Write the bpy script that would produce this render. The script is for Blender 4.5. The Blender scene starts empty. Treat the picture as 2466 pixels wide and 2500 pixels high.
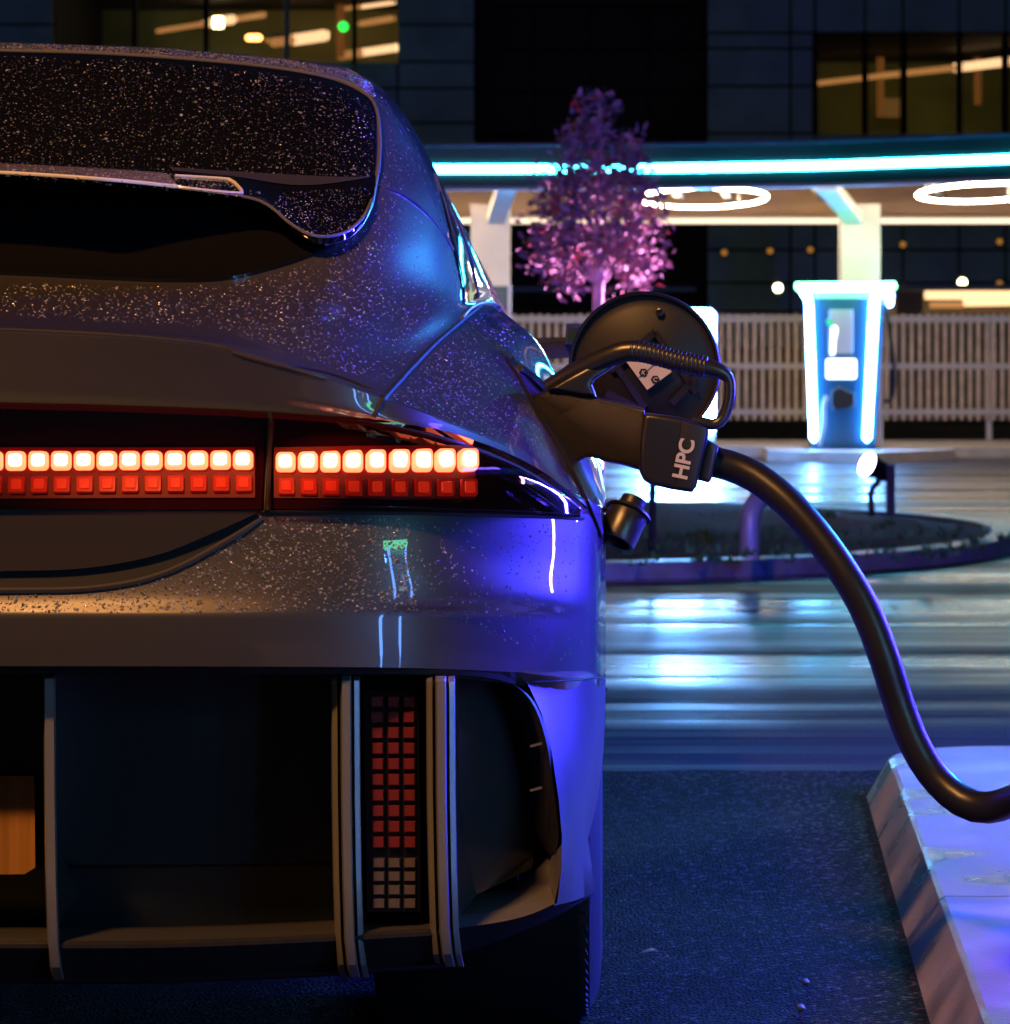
import bpy, bmesh, math, random
from mathutils import Vector, Matrix
from mathutils.bvhtree import BVHTree
random.seed(7)
sc = bpy.context.scene
COL = sc.collection
H, F, VX, VY = 0.95, 8000.0, 1450.0, 875.0      # camera height, focal length and vanishing point (photo pixels)
XC = -0.9275                                     # the car's centre line
CAM = Vector((0, 0, H))

def P(px, py, Y):
    return Vector(((px - VX) * Y / F, Y, H - (py - VY) * Y / F))
def G(px, py, z=0.0):                            # the point of the level plane z seen at a pixel
    Y = (H - z) * F / (py - VY)
    return Vector(((px - VX) * Y / F, Y, z))
def XZ(px, Y): return (px - VX) * Y / F
def ZY(py, Y): return H - (py - VY) * Y / F

# ------------------------------------------------------------------ materials
def mat(name, base=(.5, .5, .5), rough=.5, metal=0, coat=0, coat_rough=.03, emit=None, estr=1.0, spec=.5,
        var=0, vscale=20, bump=0, bscale=200, rvar=0, stretch=None, trans=0, ior=1.45):
    m = bpy.data.materials.new(name); m.use_nodes = True
    nt = m.node_tree; b = nt.nodes['Principled BSDF']
    b.inputs['Base Color'].default_value = (*base, 1); b.inputs['Roughness'].default_value = rough
    b.inputs['Metallic'].default_value = metal; b.inputs['Coat Weight'].default_value = coat
    b.inputs['Coat Roughness'].default_value = coat_rough; b.inputs['Specular IOR Level'].default_value = spec
    b.inputs['Transmission Weight'].default_value = trans; b.inputs['IOR'].default_value = ior
    if emit:
        b.inputs['Emission Color'].default_value = (*emit, 1); b.inputs['Emission Strength'].default_value = estr
    tc = nt.nodes.new('ShaderNodeTexCoord')
    vec = tc.outputs['Object']
    if stretch:
        mp = nt.nodes.new('ShaderNodeMapping'); mp.inputs['Scale'].default_value = stretch
        nt.links.new(vec, mp.inputs['Vector']); vec = mp.outputs['Vector']
    if var or rvar:
        n = nt.nodes.new('ShaderNodeTexNoise'); n.inputs['Scale'].default_value = vscale; n.inputs['Detail'].default_value = 8
        nt.links.new(vec, n.inputs['Vector'])
    if var:
        r = nt.nodes.new('ShaderNodeValToRGB')
        r.color_ramp.elements[0].position = .3; r.color_ramp.elements[1].position = .72
        r.color_ramp.elements[0].color = (*[c * (1 - var) for c in base], 1)
        r.color_ramp.elements[1].color = (*[min(1, c * (1 + var)) for c in base], 1)
        nt.links.new(n.outputs['Fac'], r.inputs['Fac']); nt.links.new(r.outputs['Color'], b.inputs['Base Color'])
    if rvar:
        mr = nt.nodes.new('ShaderNodeMapRange'); mr.inputs['From Min'].default_value = .3; mr.inputs['From Max'].default_value = .7
        mr.inputs['To Min'].default_value = max(0, rough - rvar); mr.inputs['To Max'].default_value = min(1, rough + rvar)
        nt.links.new(n.outputs['Fac'], mr.inputs['Value']); nt.links.new(mr.outputs['Result'], b.inputs['Roughness'])
    if bump:
        n2 = nt.nodes.new('ShaderNodeTexNoise'); n2.inputs['Scale'].default_value = bscale; n2.inputs['Detail'].default_value = 4
        nt.links.new(vec, n2.inputs['Vector'])
        bp = nt.nodes.new('ShaderNodeBump'); bp.inputs['Strength'].default_value = 1; bp.inputs['Distance'].default_value = bump
        nt.links.new(n2.outputs['Fac'], bp.inputs['Height']); nt.links.new(bp.outputs['Normal'], b.inputs['Normal'])
    return m

M = {}
M['paint'] = mat('car_paint', (.075, .070, .070), .38, .5, coat=.9, coat_rough=.018, var=.08, vscale=900)
M['satin'] = mat('satin_silver', (.06, .06, .064), .40, .45, var=.06, vscale=600)
M['gloss_black'] = mat('gloss_black', (.006, .006, .008), .08, 0, coat=.5, rvar=.03, vscale=30)
M['black'] = mat('matt_black_plastic', (.012, .012, .013), .55, var=.3, vscale=60)
M['seam'] = mat('seam_rubber', (.004, .004, .004), .7)
M['glass'] = mat('dark_car_glass', (.004, .004, .006), .03, spec=.5)
M['underside'] = mat('dark_panel', (.015, .016, .018), .28, coat=.3)
M['trim'] = mat('dark_chrome', (.30, .28, .26), .28, .6)
M['chrome'] = mat('bright_chrome', (.75, .73, .7), .10, 1)
M['rail_bright'] = mat('pale_reflection_rail', (.9, .85, .8), .28, .25)  # pale base stands in for a lamp reflected in the chrome
M['fin'] = mat('satin_aluminium', (.36, .36, .35), .38, .7, var=.05, vscale=500)
M['lens'] = mat('dark_red_lens', (.03, .003, .003), .06, coat=1)
M['lamp_bed'] = mat('red_reflector_bed', (.13, .003, .002), .5)
M['led'] = mat('lit_led_cell', (.9, .4, .3), .3, emit=(1, .20, .08), estr=4.5)
M['led_core'] = mat('lit_led_core', (1, .9, .8), .3, emit=(1, .82, .66), estr=8)
M['led_dim'] = mat('red_led_cell', (.7, .02, .006), .25, emit=(1, .05, .012), estr=.42)
M['cell_red'] = mat('red_cell_rim', (.55, .02, .008), .25, emit=(1, .03, .008), estr=.14)
M['pix_red'] = mat('unlit_red_cell', (.17, .02, .018), .3, coat=.6)
M['pix_clear'] = mat('unlit_clear_cell', (.11, .085, .07), .25, coat=.6)
M['rubber'] = mat('tyre_rubber', (.012, .012, .013), .75, var=.3, vscale=80, bump=.0008, bscale=300)
M['plastic'] = mat('plug_plastic', (.016, .014, .013), .30, spec=.9, var=.15, vscale=90, bump=.00012, bscale=1500)
M['cable'] = mat('cable_sheath', (.012, .012, .013), .34, bump=.0001, bscale=900)
M['white_print'] = mat('pale_print', (.62, .55, .5), .5)
M['print_black'] = mat('black_print', (.01, .01, .01), .5)
M['drop'] = mat('water_drop', (.26, .26, .26), .12, spec=1.0, coat=1, coat_rough=.08)
def drop_glint(m):
    nt = m.node_tree; b = nt.nodes['Principled BSDF']; g = nt.nodes.new('ShaderNodeNewGeometry'); r = nt.nodes.new('ShaderNodeValToRGB')
    r.color_ramp.elements[0].color = (.06, .06, .06, 1); r.color_ramp.elements[1].color = (.30, .30, .30, 1); r.color_ramp.elements[0].position = .25  # grey tones stand in for lamps glinting in the drops
    nt.links.new(g.outputs['Random Per Island'], r.inputs['Fac']); nt.links.new(r.outputs['Color'], b.inputs['Base Color'])
drop_glint(M['drop'])
M['plate'] = mat('plate_lit_streaks', (.34, .17, .05), .3, coat=.5, var=.25, vscale=6, stretch=(14, 1, 1))  # orange lamplight and streaky reflection painted into the plate's colour
M['kerb'] = mat('kerb_concrete', (.25, .24, .22), .44, var=.75, vscale=4, bump=.0012, bscale=140, rvar=.26)
M['kerb_far'] = mat('pale_concrete', (.42, .42, .42), .5, var=.2, vscale=6)
M['soil'] = mat('dark_soil', (.02, .018, .014), .9, var=.6, vscale=14, bump=.03, bscale=30)
M['grass'] = mat('dark_lawn', (.03, .04, .018), .9, var=.5, vscale=5)
M['wood'] = mat('soffit_timber', (.55, .36, .22), .6, var=.18, vscale=3, stretch=(.4, 6, 1))
M['picket'] = mat('fence_timber', (.80, .69, .62), .65, var=.2, vscale=7)
M['rail'] = mat('fence_rail', (.72, .75, .85), .5)
M['fascia'] = mat('fascia_metal', (.015, .085, .085), .45, var=.15, vscale=2)
M['white'] = mat('white_metal', (.75, .75, .75), .45, var=.05, vscale=5)
M['column'] = mat('column_paint', (.72, .68, .62), .5, var=.06, vscale=4)
M['led_cyan'] = mat('cyan_led', (0, 0, 0), .5, emit=(.06, .72, 1.0), estr=34)
M['back_led'] = mat('back_edge_led', (0, 0, 0), .5, emit=(1, .76, .52), estr=1.8)
M['ring'] = mat('warm_ring_led', (0, 0, 0), .5, emit=(1, .76, .52), estr=80)
M['led_white'] = mat('white_blue_led', (0, 0, 0), .5, emit=(.11, .36, 1.0), estr=85)
M['led_green'] = mat('green_white_led', (0, 0, 0), .5, emit=(.16, 1.0, .52), estr=15)
M['display'] = mat('bright_display', (0, 0, 0), .5, emit=(.12, .40, 1.0), estr=240)
M['screen'] = mat('bright_screen', (0, 0, 0), .5, emit=(.75, .9, 1.0), estr=4)
M['cabinet'] = mat('teal_cabinet', (.008, .07, .13), .4, coat=.3)
M['grey_panel'] = mat('grey_panel', (.40, .40, .42), .4)
M['facade'] = mat('dark_metal_facade', (.30, .58, .85), .5, var=.18, vscale=1.2)
M['facade_left'] = mat('dark_green_mesh_facade', (.30, .60, .62), .5, var=.2, vscale=1.2)
M['facade_dark'] = mat('black_facade', (.03, .032, .036), .7, var=.2, vscale=.8)
M['interior'] = mat('olive_interior', (.40, .44, .14), .7, var=.25, vscale=.6)
M['lit_strip'] = mat('warm_tube_lamp', (0, 0, 0), .5, emit=(1, .58, .28), estr=1.9)
M['lit_dim'] = mat('dim_tube_lamp', (0, 0, 0), .5, emit=(1, .42, .12), estr=.55)
M['lamp_white'] = mat('white_lamp', (0, 0, 0), .5, emit=(1, .9, .5), estr=14)
M['lamp_orange'] = mat('orange_lamp', (0, 0, 0), .5, emit=(1, .42, .10), estr=7)
M['lamp_amber'] = mat('amber_lamp', (0, 0, 0), .5, emit=(1, .42, .08), estr=.38)
M['lamp_green'] = mat('green_lamp', (0, 0, 0), .5, emit=(.02, 1, .08), estr=2.2)
M['pole'] = mat('teal_pole', (.10, .30, .32), .45)
M['bark'] = mat('pale_bark', (.62, .52, .56), .8, var=.3, vscale=25)
M['steel'] = mat('galvanised_steel', (.34, .36, .38), .4, .2, var=.1, vscale=9)
M['spot'] = mat('pink_spot_lens', (0, 0, 0), .5, emit=(.9, .62, 1.0), estr=22)
M['near_blue'] = mat('deep_blue_led', (0, 0, 0), .5, emit=(.045, .03, 1.0), estr=1150)
M['near_fill'] = mat('deep_blue_fill_led', (0, 0, 0), .5, emit=(.12, .05, 1.0), estr=30)
M['near_violet'] = mat('violet_led', (0, 0, 0), .5, emit=(.75, .42, 1.0), estr=40)
M['near_teal'] = mat('teal_led', (0, 0, 0), .5, emit=(.02, 1.0, .75), estr=650)
M['sodium'] = mat('sodium_lens', (0, 0, 0), .5, emit=(1, .48, .14), estr=30)
M['leaf_dry'] = mat('dry_leaf', (.45, .14, .05), .6, var=.3, vscale=60)
M['stone'] = mat('pale_pebble', (.28, .26, .25), .6, var=.2, vscale=90)
M['sprig'] = mat('green_sprig', (.05, .16, .05), .7, var=.3, vscale=20)

def cover_material():
    m = bpy.data.materials.new('lamp_cover'); m.use_nodes = True; nt = m.node_tree; nt.nodes.remove(nt.nodes['Principled BSDF'])
    t = nt.nodes.new('ShaderNodeBsdfTransparent'); t.inputs['Color'].default_value = (.92, .62, .60, 1)
    g = nt.nodes.new('ShaderNodeBsdfGlossy'); g.inputs['Roughness'].default_value = .025; g.inputs['Color'].default_value = (1, 1, 1, 1)
    f = nt.nodes.new('ShaderNodeFresnel'); f.inputs['IOR'].default_value = 1.6; x = nt.nodes.new('ShaderNodeMixShader')
    nt.links.new(f.outputs[0], x.inputs[0]); nt.links.new(t.outputs[0], x.inputs[1]); nt.links.new(g.outputs[0], x.inputs[2])
    nt.links.new(x.outputs[0], nt.nodes['Material Output'].inputs['Surface']); return m
M['cover'] = cover_material()
def leaf_material():
    m = mat('tree_leaf', (.36, .26, .30), .6)
    nt = m.node_tree; b = nt.nodes['Principled BSDF']
    g = nt.nodes.new('ShaderNodeNewGeometry'); r = nt.nodes.new('ShaderNodeValToRGB')
    e = r.color_ramp.elements
    e[0].color = (.14, .10, .12, 1); e[1].color = (.5, .36, .42, 1)
    x = e.new(.86); x.color = (.40, .28, .34, 1)
    y = e.new(.97); y.color = (.55, .06, .05, 1)
    nt.links.new(g.outputs['Random Per Island'], r.inputs['Fac']); nt.links.new(r.outputs['Color'], b.inputs['Base Color'])
    return m
M['leaf'] = leaf_material()

def asphalt_material(name, wet):
    m = bpy.data.materials.new(name); m.use_nodes = True
    nt = m.node_tree; N = nt.nodes; L = nt.links; b = N['Principled BSDF']
    tc = N.new('ShaderNodeTexCoord'); vec = tc.outputs['Object']
    def noise(scale, detail, st=(1, 1, 1), dist=0):
        mp = N.new('ShaderNodeMapping'); mp.inputs['Scale'].default_value = st; L.new(vec, mp.inputs['Vector'])
        n = N.new('ShaderNodeTexNoise'); n.inputs['Scale'].default_value = scale; n.inputs['Detail'].default_value = detail
        n.inputs['Distortion'].default_value = dist
        L.new(mp.outputs['Vector'], n.inputs['Vector']); return n.outputs['Fac']
    def ramp(src, p0, c0, p1, c1):
        r = N.new('ShaderNodeValToRGB'); r.color_ramp.elements[0].position = p0; r.color_ramp.elements[1].position = p1
        r.color_ramp.elements[0].color = (*c0, 1); r.color_ramp.elements[1].color = (*c1, 1); L.new(src, r.inputs['Fac']); return r.outputs['Color']
    def mrange(src, a, bb, c, d):
        r = N.new('ShaderNodeMapRange'); r.inputs['From Min'].default_value = a; r.inputs['From Max'].default_value = bb
        r.inputs['To Min'].default_value = c; r.inputs['To Max'].default_value = d; L.new(src, r.inputs['Value']); return r.outputs['Result']
    grain = noise(170 if wet else 125, 6 if wet else 3); patch = noise(1.3, 5)
    vo = N.new('ShaderNodeTexVoronoi'); vo.inputs['Scale'].default_value = 150; vo.feature = 'F1'; L.new(vec, vo.inputs['Vector'])
    sc_ = N.new('ShaderNodeSeparateColor'); L.new(vo.outputs['Color'], sc_.inputs[0]); grain2 = sc_.outputs[0]
    chip = N.new('ShaderNodeValToRGB'); e = chip.color_ramp.elements; e[0].color = (.002, .002, .002, 1); e[1].color = (.12, .105, .115, 1)
    e[1].position = 1.0; q = e.new(.55); q.color = (.006, .0055, .006, 1); q = e.new(.9); q.color = (.028, .025, .027, 1)
    L.new(grain2, chip.inputs['Fac'])
    L.new(chip.outputs['Color'] if not wet else ramp(grain, .36, (.006, .006, .007), .70, (.055, .05, .053)), b.inputs['Base Color'])
    bp = N.new('ShaderNodeBump'); bp.inputs['Strength'].default_value = 1
    if wet:
        ruts = noise(1.0, 2, (.05, 1.15, 1), .15); fine = noise(2.6, 3, (.10, 1.3, 1), .2)
        # water lies in the wheel ruts: smoother there, rougher on the crowns between them
        ad = N.new('ShaderNodeMath'); ad.operation = 'MULTIPLY_ADD'; ad.inputs[1].default_value = .35; L.new(fine, ad.inputs[0]); L.new(ruts, ad.inputs[2])
        sep = N.new('ShaderNodeSeparateXYZ'); L.new(vec, sep.inputs[0])
        wob = N.new('ShaderNodeMath'); wob.operation = 'MULTIPLY_ADD'; wob.inputs[1].default_value = 2.2; L.new(noise(1.6, 4), wob.inputs[0]); L.new(sep.outputs['Y'], wob.inputs[2])
        dry = mrange(wob.outputs[0], 8.4, 11.2, .42, 0)      # the road dries out towards the bay
        rr = N.new('ShaderNodeMath'); rr.operation = 'ADD'; L.new(mrange(ad.outputs[0], .52, .78, .13, .50), rr.inputs[0]); L.new(dry, rr.inputs[1])
        L.new(rr.outputs[0], b.inputs['Roughness'])
        L.new(mrange(grain, 0, 1, 0, .0005), bp.inputs['Height'])
        b2 = N.new('ShaderNodeBump'); b2.inputs['Strength'].default_value = 1; b2.inputs['Distance'].default_value = 1
        L.new(mrange(ad.outputs[0], 0, 1, 0, .085), b2.inputs['Height']); L.new(b2.outputs['Normal'], bp.inputs['Normal'])
        b.inputs['Specular IOR Level'].default_value = .20
    else:
        L.new(mrange(patch, .3, .7, .66, .85), b.inputs['Roughness']); b.inputs['Specular IOR Level'].default_value = .06
        L.new(mrange(vo.outputs['Distance'], 0, .8, .006, 0), bp.inputs['Height'])
    bp.inputs['Distance'].default_value = 1
    L.new(bp.outputs['Normal'], b.inputs['Normal'])
    return m
M['road'] = asphalt_material('wet_asphalt', True)
M['bay'] = asphalt_material('damp_asphalt', False)

# ------------------------------------------------------------------ object helpers
def obj(name, verts, faces, m, parent=None, smooth=True, mirror=False, auto=None, loc=None):
    verts = [Vector(v) for v in verts]; faces = [tuple(f) for f in faces]
    twin = None
    if mirror:                                     # the car's other half: joined at the centre line, or a part of its own
        for v in verts:
            if v.x < XC + .004: v.x = XC
        faces = [f for f in faces if any(verts[i].x > XC for i in f)]
        if any(v.x <= XC for v in verts):
            n = len(verts); idx = {}
            for i in range(n):
                if verts[i].x <= XC: idx[i] = i
                else: idx[i] = len(verts); verts.append(Vector((2 * XC - verts[i].x, verts[i].y, verts[i].z)))
            faces += [tuple(idx[i] for i in reversed(f)) for f in faces[:]]
        else:
            tp = TWIN.get(parent.name, parent) if parent is not None else None
            twin = obj(name, [Vector((2 * XC - v.x, v.y, v.z)) for v in verts], [tuple(reversed(f)) for f in faces], m, tp, smooth, False, auto, loc)
    if loc is not None: verts = [v - Vector(loc) for v in verts]
    elif parent is not None:
        q = parent; off = Vector((0, 0, 0))
        while q is not None: off += q.location; q = q.parent
        verts = [v - off for v in verts]
    me = bpy.data.meshes.new(name); me.from_pydata([tuple(v) for v in verts], [], faces); me.update()
    ms = m if isinstance(m, (list, tuple)) else [m]
    for k in ms: me.materials.append(k)
    if smooth:
        for p in me.polygons: p.use_smooth = True
        if auto is not None: me.set_sharp_from_angle(angle=math.radians(auto))
    o = bpy.data.objects.new(name, me); COL.objects.link(o); o.parent = parent
    if loc is not None: o.location = loc
    if twin is not None: TWIN[o.name] = twin
    return o
TWIN = {}
def tag(o, label=None, cat=None, group=None, kind=None):
    if label: o['label'] = label
    if cat: o['category'] = cat
    if group: o['group'] = group
    if kind: o['kind'] = kind
    return o
def thing(name, loc, label, cat, group=None):
    o = bpy.data.objects.new(name, None); COL.objects.link(o); o.location = loc; o.empty_display_size = .2
    return tag(o, label, cat, group)
def copy_tree(o, parent=None):
    c = o.copy(); COL.objects.link(c); c.parent = parent
    for ch in o.children: copy_tree(ch, c)
    return c

class MB:
    def __init__(s): s.v = []; s.f = []
    def add(s, v, f):
        n = len(s.v); s.v += [Vector(x) for x in v]; s.f += [tuple(n + i for i in q) for q in f]; return s
    def box(s, a, b):
        (x0, y0, z0), (x1, y1, z1) = a, b
        v = [(x0, y0, z0), (x1, y0, z0), (x1, y1, z0), (x0, y1, z0), (x0, y0, z1), (x1, y0, z1), (x1, y1, z1), (x0, y1, z1)]
        return s.add(v, [(0, 3, 2, 1), (4, 5, 6, 7), (0, 1, 5, 4), (1, 2, 6, 5), (2, 3, 7, 6), (3, 0, 4, 7)])
    def bar(s, a, b, w, d, up=(0, 0, 1)):          # a square bar from a to b
        a, b = Vector(a), Vector(b); t = (b - a).normalized(); u = t.cross(Vector(up))
        if u.length < 1e-4: u = t.cross(Vector((0, 1, 0)))
        u.normalize(); w_ = u.cross(t).normalized(); v = []
        for c in (a, b):
            for i, j in ((-1, -1), (1, -1), (1, 1), (-1, 1)): v.append(c + u * (i * w / 2) + w_ * (j * d / 2))
        return s.add(v, [(0, 1, 2, 3), (7, 6, 5, 4), (0, 4, 5, 1), (1, 5, 6, 2), (2, 6, 7, 3), (3, 7, 4, 0)])
    def tube(s, pts, r, n=10, cap=True, closed=False, flat=1.0, flat_dir=None):
        pts = [Vector(p) for p in pts]; k = len(pts); rs = r if isinstance(r, (list, tuple)) else [r] * k
        v, f = [], []; prev = None
        for i, p in enumerate(pts):
            a = pts[(i - 1) % k] if (closed or i > 0) else p; b = pts[(i + 1) % k] if (closed or i < k - 1) else p
            t = (b - a).normalized()
            if prev is None:
                u = t.cross(Vector(flat_dir) if flat_dir else Vector((.13, .31, .94)))
                if u.length < 1e-3: u = t.cross(Vector((1, 0, 0)))
            else: u = prev - t * prev.dot(t)
            u.normalize(); prev = u; w = t.cross(u)
            for j in range(n):
                an = 2 * math.pi * j / n; v.append(p + u * math.cos(an) * rs[i] + w * math.sin(an) * rs[i] * flat)
        for i in range(k if closed else k - 1):
            for j in range(n):
                a = i * n + j; b = i * n + (j + 1) % n; c = ((i + 1) % k) * n + (j + 1) % n; d = ((i + 1) % k) * n + j
                f.append((a, b, c, d))
        if cap and not closed: f.append(tuple(range(n - 1, -1, -1))); f.append(tuple((k - 1) * n + j for j in range(n)))
        return s.add(v, f)
    def lathe(s, prof, centre, axis, n=32, cap=True):   # prof: (distance along the axis, radius)
        c = Vector(centre); a = Vector(axis).normalized(); u = a.cross(Vector((0, 0, 1)))
        if u.length < 1e-3: u = a.cross(Vector((1, 0, 0)))
        u.normalize(); w = a.cross(u); v, f = [], []
        for (h, r) in prof:
            for j in range(n):
                an = 2 * math.pi * j / n; v.append(c + a * h + (u * math.cos(an) + w * math.sin(an)) * r)
        for i in range(len(prof) - 1):
            for j in range(n): f.append((i * n + j, i * n + (j + 1) % n, (i + 1) * n + (j + 1) % n, (i + 1) * n + j))
        if cap: f.append(tuple(range(n - 1, -1, -1))); f.append(tuple((len(prof) - 1) * n + j for j in range(n)))
        return s.add(v, f)
    def build(s, name, m, parent=None, smooth=True, auto=40, mirror=False, loc=None):
        return obj(name, s.v, s.f, m, parent, smooth, mirror, auto, loc)
def cr(p0, p1, p2, p3, t):
    return .5 * ((2 * p1) + (p2 - p0) * t + (2 * p0 - 5 * p1 + 4 * p2 - p3) * t * t + (3 * p1 - p0 - 3 * p2 + p3) * t ** 3)
def spline(pts, n, metric=None):
    """n points evenly spaced along a Catmull-Rom curve through pts (Vectors)."""
    k = len(pts); dense = []
    ext = [2 * pts[0] - pts[1]] + list(pts) + [2 * pts[-1] - pts[-2]]
    for i in range(k - 1):
        for j in range(12): dense.append(cr(ext[i], ext[i + 1], ext[i + 2], ext[i + 3], j / 12))
    dense.append(pts[-1].copy()); return even(dense, n)
def even(pts, n):
    d = [0]
    for a, b in zip(pts, pts[1:]): d.append(d[-1] + (b - a).length)
    out, i = [], 0
    for j in range(n):
        t = d[-1] * j / (n - 1)
        while i < len(d) - 2 and d[i + 1] < t: i += 1
        s = (t - d[i]) / max(1e-9, d[i + 1] - d[i]); out.append(pts[i].lerp(pts[i + 1], min(1, max(0, s))))
    return out
def poly2(pts, n, smooth=True):
    v = [Vector((a, b, 0)) for a, b in pts]
    return spline(v, n) if (smooth and len(v) > 2) else even(v, n)
def gridfaces(nr, nc, flip=False):
    f = []
    for i in range(nr - 1):
        for j in range(nc - 1):
            q = (i * nc + j, i * nc + j + 1, (i + 1) * nc + j + 1, (i + 1) * nc + j); f.append(tuple(reversed(q)) if flip else q)
    return f

# ------------------------------------------------------------------ the car: a lofted body
car = thing('parked_car', (XC, 6.3, 0), 'dark metallic car wet with raindrops, its red tail lights lit while it charges', 'car')
def part(mb_or_verts, *a, **k): pass
SIL = [(-400, 96), (0, 102), (300, 112), (600, 132), (800, 157), (850, 168), (900, 190), (950, 228), (985, 272), (1020, 330), (1060, 410),
       (1100, 490), (1150, 590), (1190, 690), (1215, 748), (1262, 785), (1310, 830), (1350, 890), (1374, 945), (1400, 1010), (1440, 1070), (1478, 1135), (1478, 2400)]
def sil(py):
    for (a, b), (c, d) in zip(SIL, SIL[1:]):
        if b <= py <= d: return a + (c - a) * (py - b) / max(1e-6, d - b)
    return SIL[0][0] if py < SIL[0][1] else SIL[-1][0]
ROWS = [
 [(-405, 97, 6.1), (0, 103, 6.1), (400, 117, 6.08), (700, 143, 6.05), (800, 156, 6.1), (835, 162, 6.15), (852, 168, 6.3)],
 [(-405, 131, 5.7), (0, 138, 5.7), (400, 151, 5.68), (700, 182, 5.68), (820, 197, 5.75), (895, 205, 5.95), (928, 212, 6.3)],
 [(-405, 215, 5.42), (0, 222, 5.42), (400, 232, 5.4), (760, 255, 5.4), (900, 272, 5.5), (965, 284, 5.8), (994, 288, 6.3)],
 [(-405, 325, 5.12), (0, 331, 5.12), (450, 342, 5.1), (820, 360, 5.12), (960, 376, 5.3), (1025, 386, 5.75), (1052, 393, 6.3)],
 [(-405, 430, 4.88), (0, 436, 4.88), (450, 444, 4.86), (850, 456, 4.88), (1000, 465, 5.12), (1065, 470, 5.6), (1094, 477, 6.3)],
 [(-405, 545, 4.66), (0, 550, 4.66), (450, 558, 4.64), (830, 569, 4.66), (1000, 572, 4.9), (1095, 573, 5.45), (1143, 576, 6.3)],
 [(-405, 660, 4.46), (0, 668, 4.46), (300, 680, 4.45), (700, 690, 4.42), (930, 697, 4.56), (1105, 696, 5.2), (1190, 690, 6.3)],
 [(-405, 735, 4.24), (0, 742, 4.24), (400, 757, 4.22), (760, 787, 4.22), (950, 790, 4.38), (1110, 768, 4.95), (1216, 749, 6.3)],
 [(-405, 772, 4.11), (0, 780, 4.1), (450, 808, 4.09), (800, 858, 4.13), (1000, 862, 4.35), (1190, 835, 4.95), (1308, 829, 5.9)],
 [(-405, 788, 4.05), (0, 796, 4.04), (480, 828, 4.03), (840, 905, 4.08), (1060, 928, 4.28), (1260, 915, 4.60), (1375, 946, 5.2)],
 [(-405, 797, 4.015), (0, 805, 4.005), (500, 842, 4.005), (880, 945, 4.04), (1120, 1000, 4.20), (1320, 1020, 4.50), (1440, 1071, 4.95)],
 [(-405, 803, 4.0), (0, 811, 3.99), (540, 853, 3.99), (915, 967, 4.03), (1180, 1065, 4.15), (1370, 1150, 4.33), (1477, 1205, 4.66)],
 [(-405, 900, 4.005), (0, 906, 3.995), (540, 940, 4.0), (915, 1010, 4.03), (1180, 1090, 4.13), (1390, 1180, 4.30), (1478, 1225, 4.6)],
 [(-405, 985, 4.012), (0, 988, 4.004), (540, 1003, 4.012), (915, 1045, 4.04), (1180, 1110, 4.12), (1400, 1200, 4.27), (1478, 1240, 4.56)],
 [(-405, 1120, 4.03), (0, 1121, 4.03), (540, 1125, 4.04), (930, 1140, 4.05), (1200, 1170, 4.12), (1438, 1225, 4.29), (1479, 1258, 4.52)],
 [(-405, 1246, 4.03), (0, 1246, 4.03), (540, 1248, 4.03), (950, 1252, 4.05), (1230, 1258, 4.13), (1438, 1266, 4.29), (1479, 1275, 4.52)],
 [(-405, 1350, 4.01), (0, 1350, 4.01), (540, 1352, 4.01), (960, 1354, 4.03), (1240, 1360, 4.12), (1438, 1370, 4.28), (1479, 1380, 4.52)],
 [(-405, 1450, 3.97), (0, 1450, 3.97), (540, 1450, 3.97), (970, 1450, 3.999), (1245, 1455, 4.09), (1438, 1462, 4.26), (1479, 1470, 4.51)],
 [(-405, 1500, 3.90), (0, 1500, 3.90), (540, 1500, 3.90), (970, 1499, 3.945), (1245, 1500, 4.06), (1438, 1506, 4.24), (1479, 1515, 4.5)],
 [(-405, 1563, 3.8994), (0, 1563, 3.8994), (540, 1563, 3.8994), (970, 1564, 3.9444), (1245, 1570, 4.0594), (1438, 1578, 4.2394), (1479, 1583, 4.4998)],
 [(-405, 1626, 3.90), (0, 1626, 3.90), (540, 1627, 3.90), (970, 1630, 3.945), (1245, 1640, 4.06), (1438, 1650, 4.24), (1479, 1655, 4.5)],
 [(-405, 1640, 3.98), (0, 1640, 3.98), (540, 1641, 3.98), (970, 1646, 4.0), (1245, 1670, 4.09), (1438, 1700, 4.27), (1472, 1690, 4.56)],
]
for i_, d_ in {11: .02, 12: .023, 13: .032, 14: .075, 15: .095, 16: .085, 17: .058}.items():   # an upright tail: lamps and bumper nearly in one plane
    r_ = ROWS[i_]; k_ = len(r_)
    ROWS[i_] = [(x, y, Y - d_ * (1, 1, 1, 1, .7, .3, 0)[j]) for j, (x, y, Y) in enumerate(r_)]
NU, SHARP = 60, {11, 18, 20}
def fit(r, i):                                     # start every section on the centre line
    r = list(r)
    if i <= 8:
        k = .46; r = [(x, y, 4.40 + (Y - 4.40) * k if Y > 4.40 else Y) for x, y, Y in r]
        x, y, Y = r[-1]; r[-1] = (x, y, Y + .25)
    px0 = VX + F * XC / r[0][2]; y0 = r[0][1] + (r[1][1] - r[0][1]) * (px0 + 405) / 405
    if px0 > -120: r = [(px0, r[1][1] + (px0 - 0) * (.02 if i < 3 else .01), r[0][2])] + r[2:]
    else: r = [(px0, y0, r[0][2])] + r[1:]
    return r
rows = [spline([P(*q) for q in fit(r, i)], NU) for i, r in enumerate(ROWS)]
def tangent_rows(rows, i, j):
    return None
body_rows = []; SUB = 6
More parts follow.
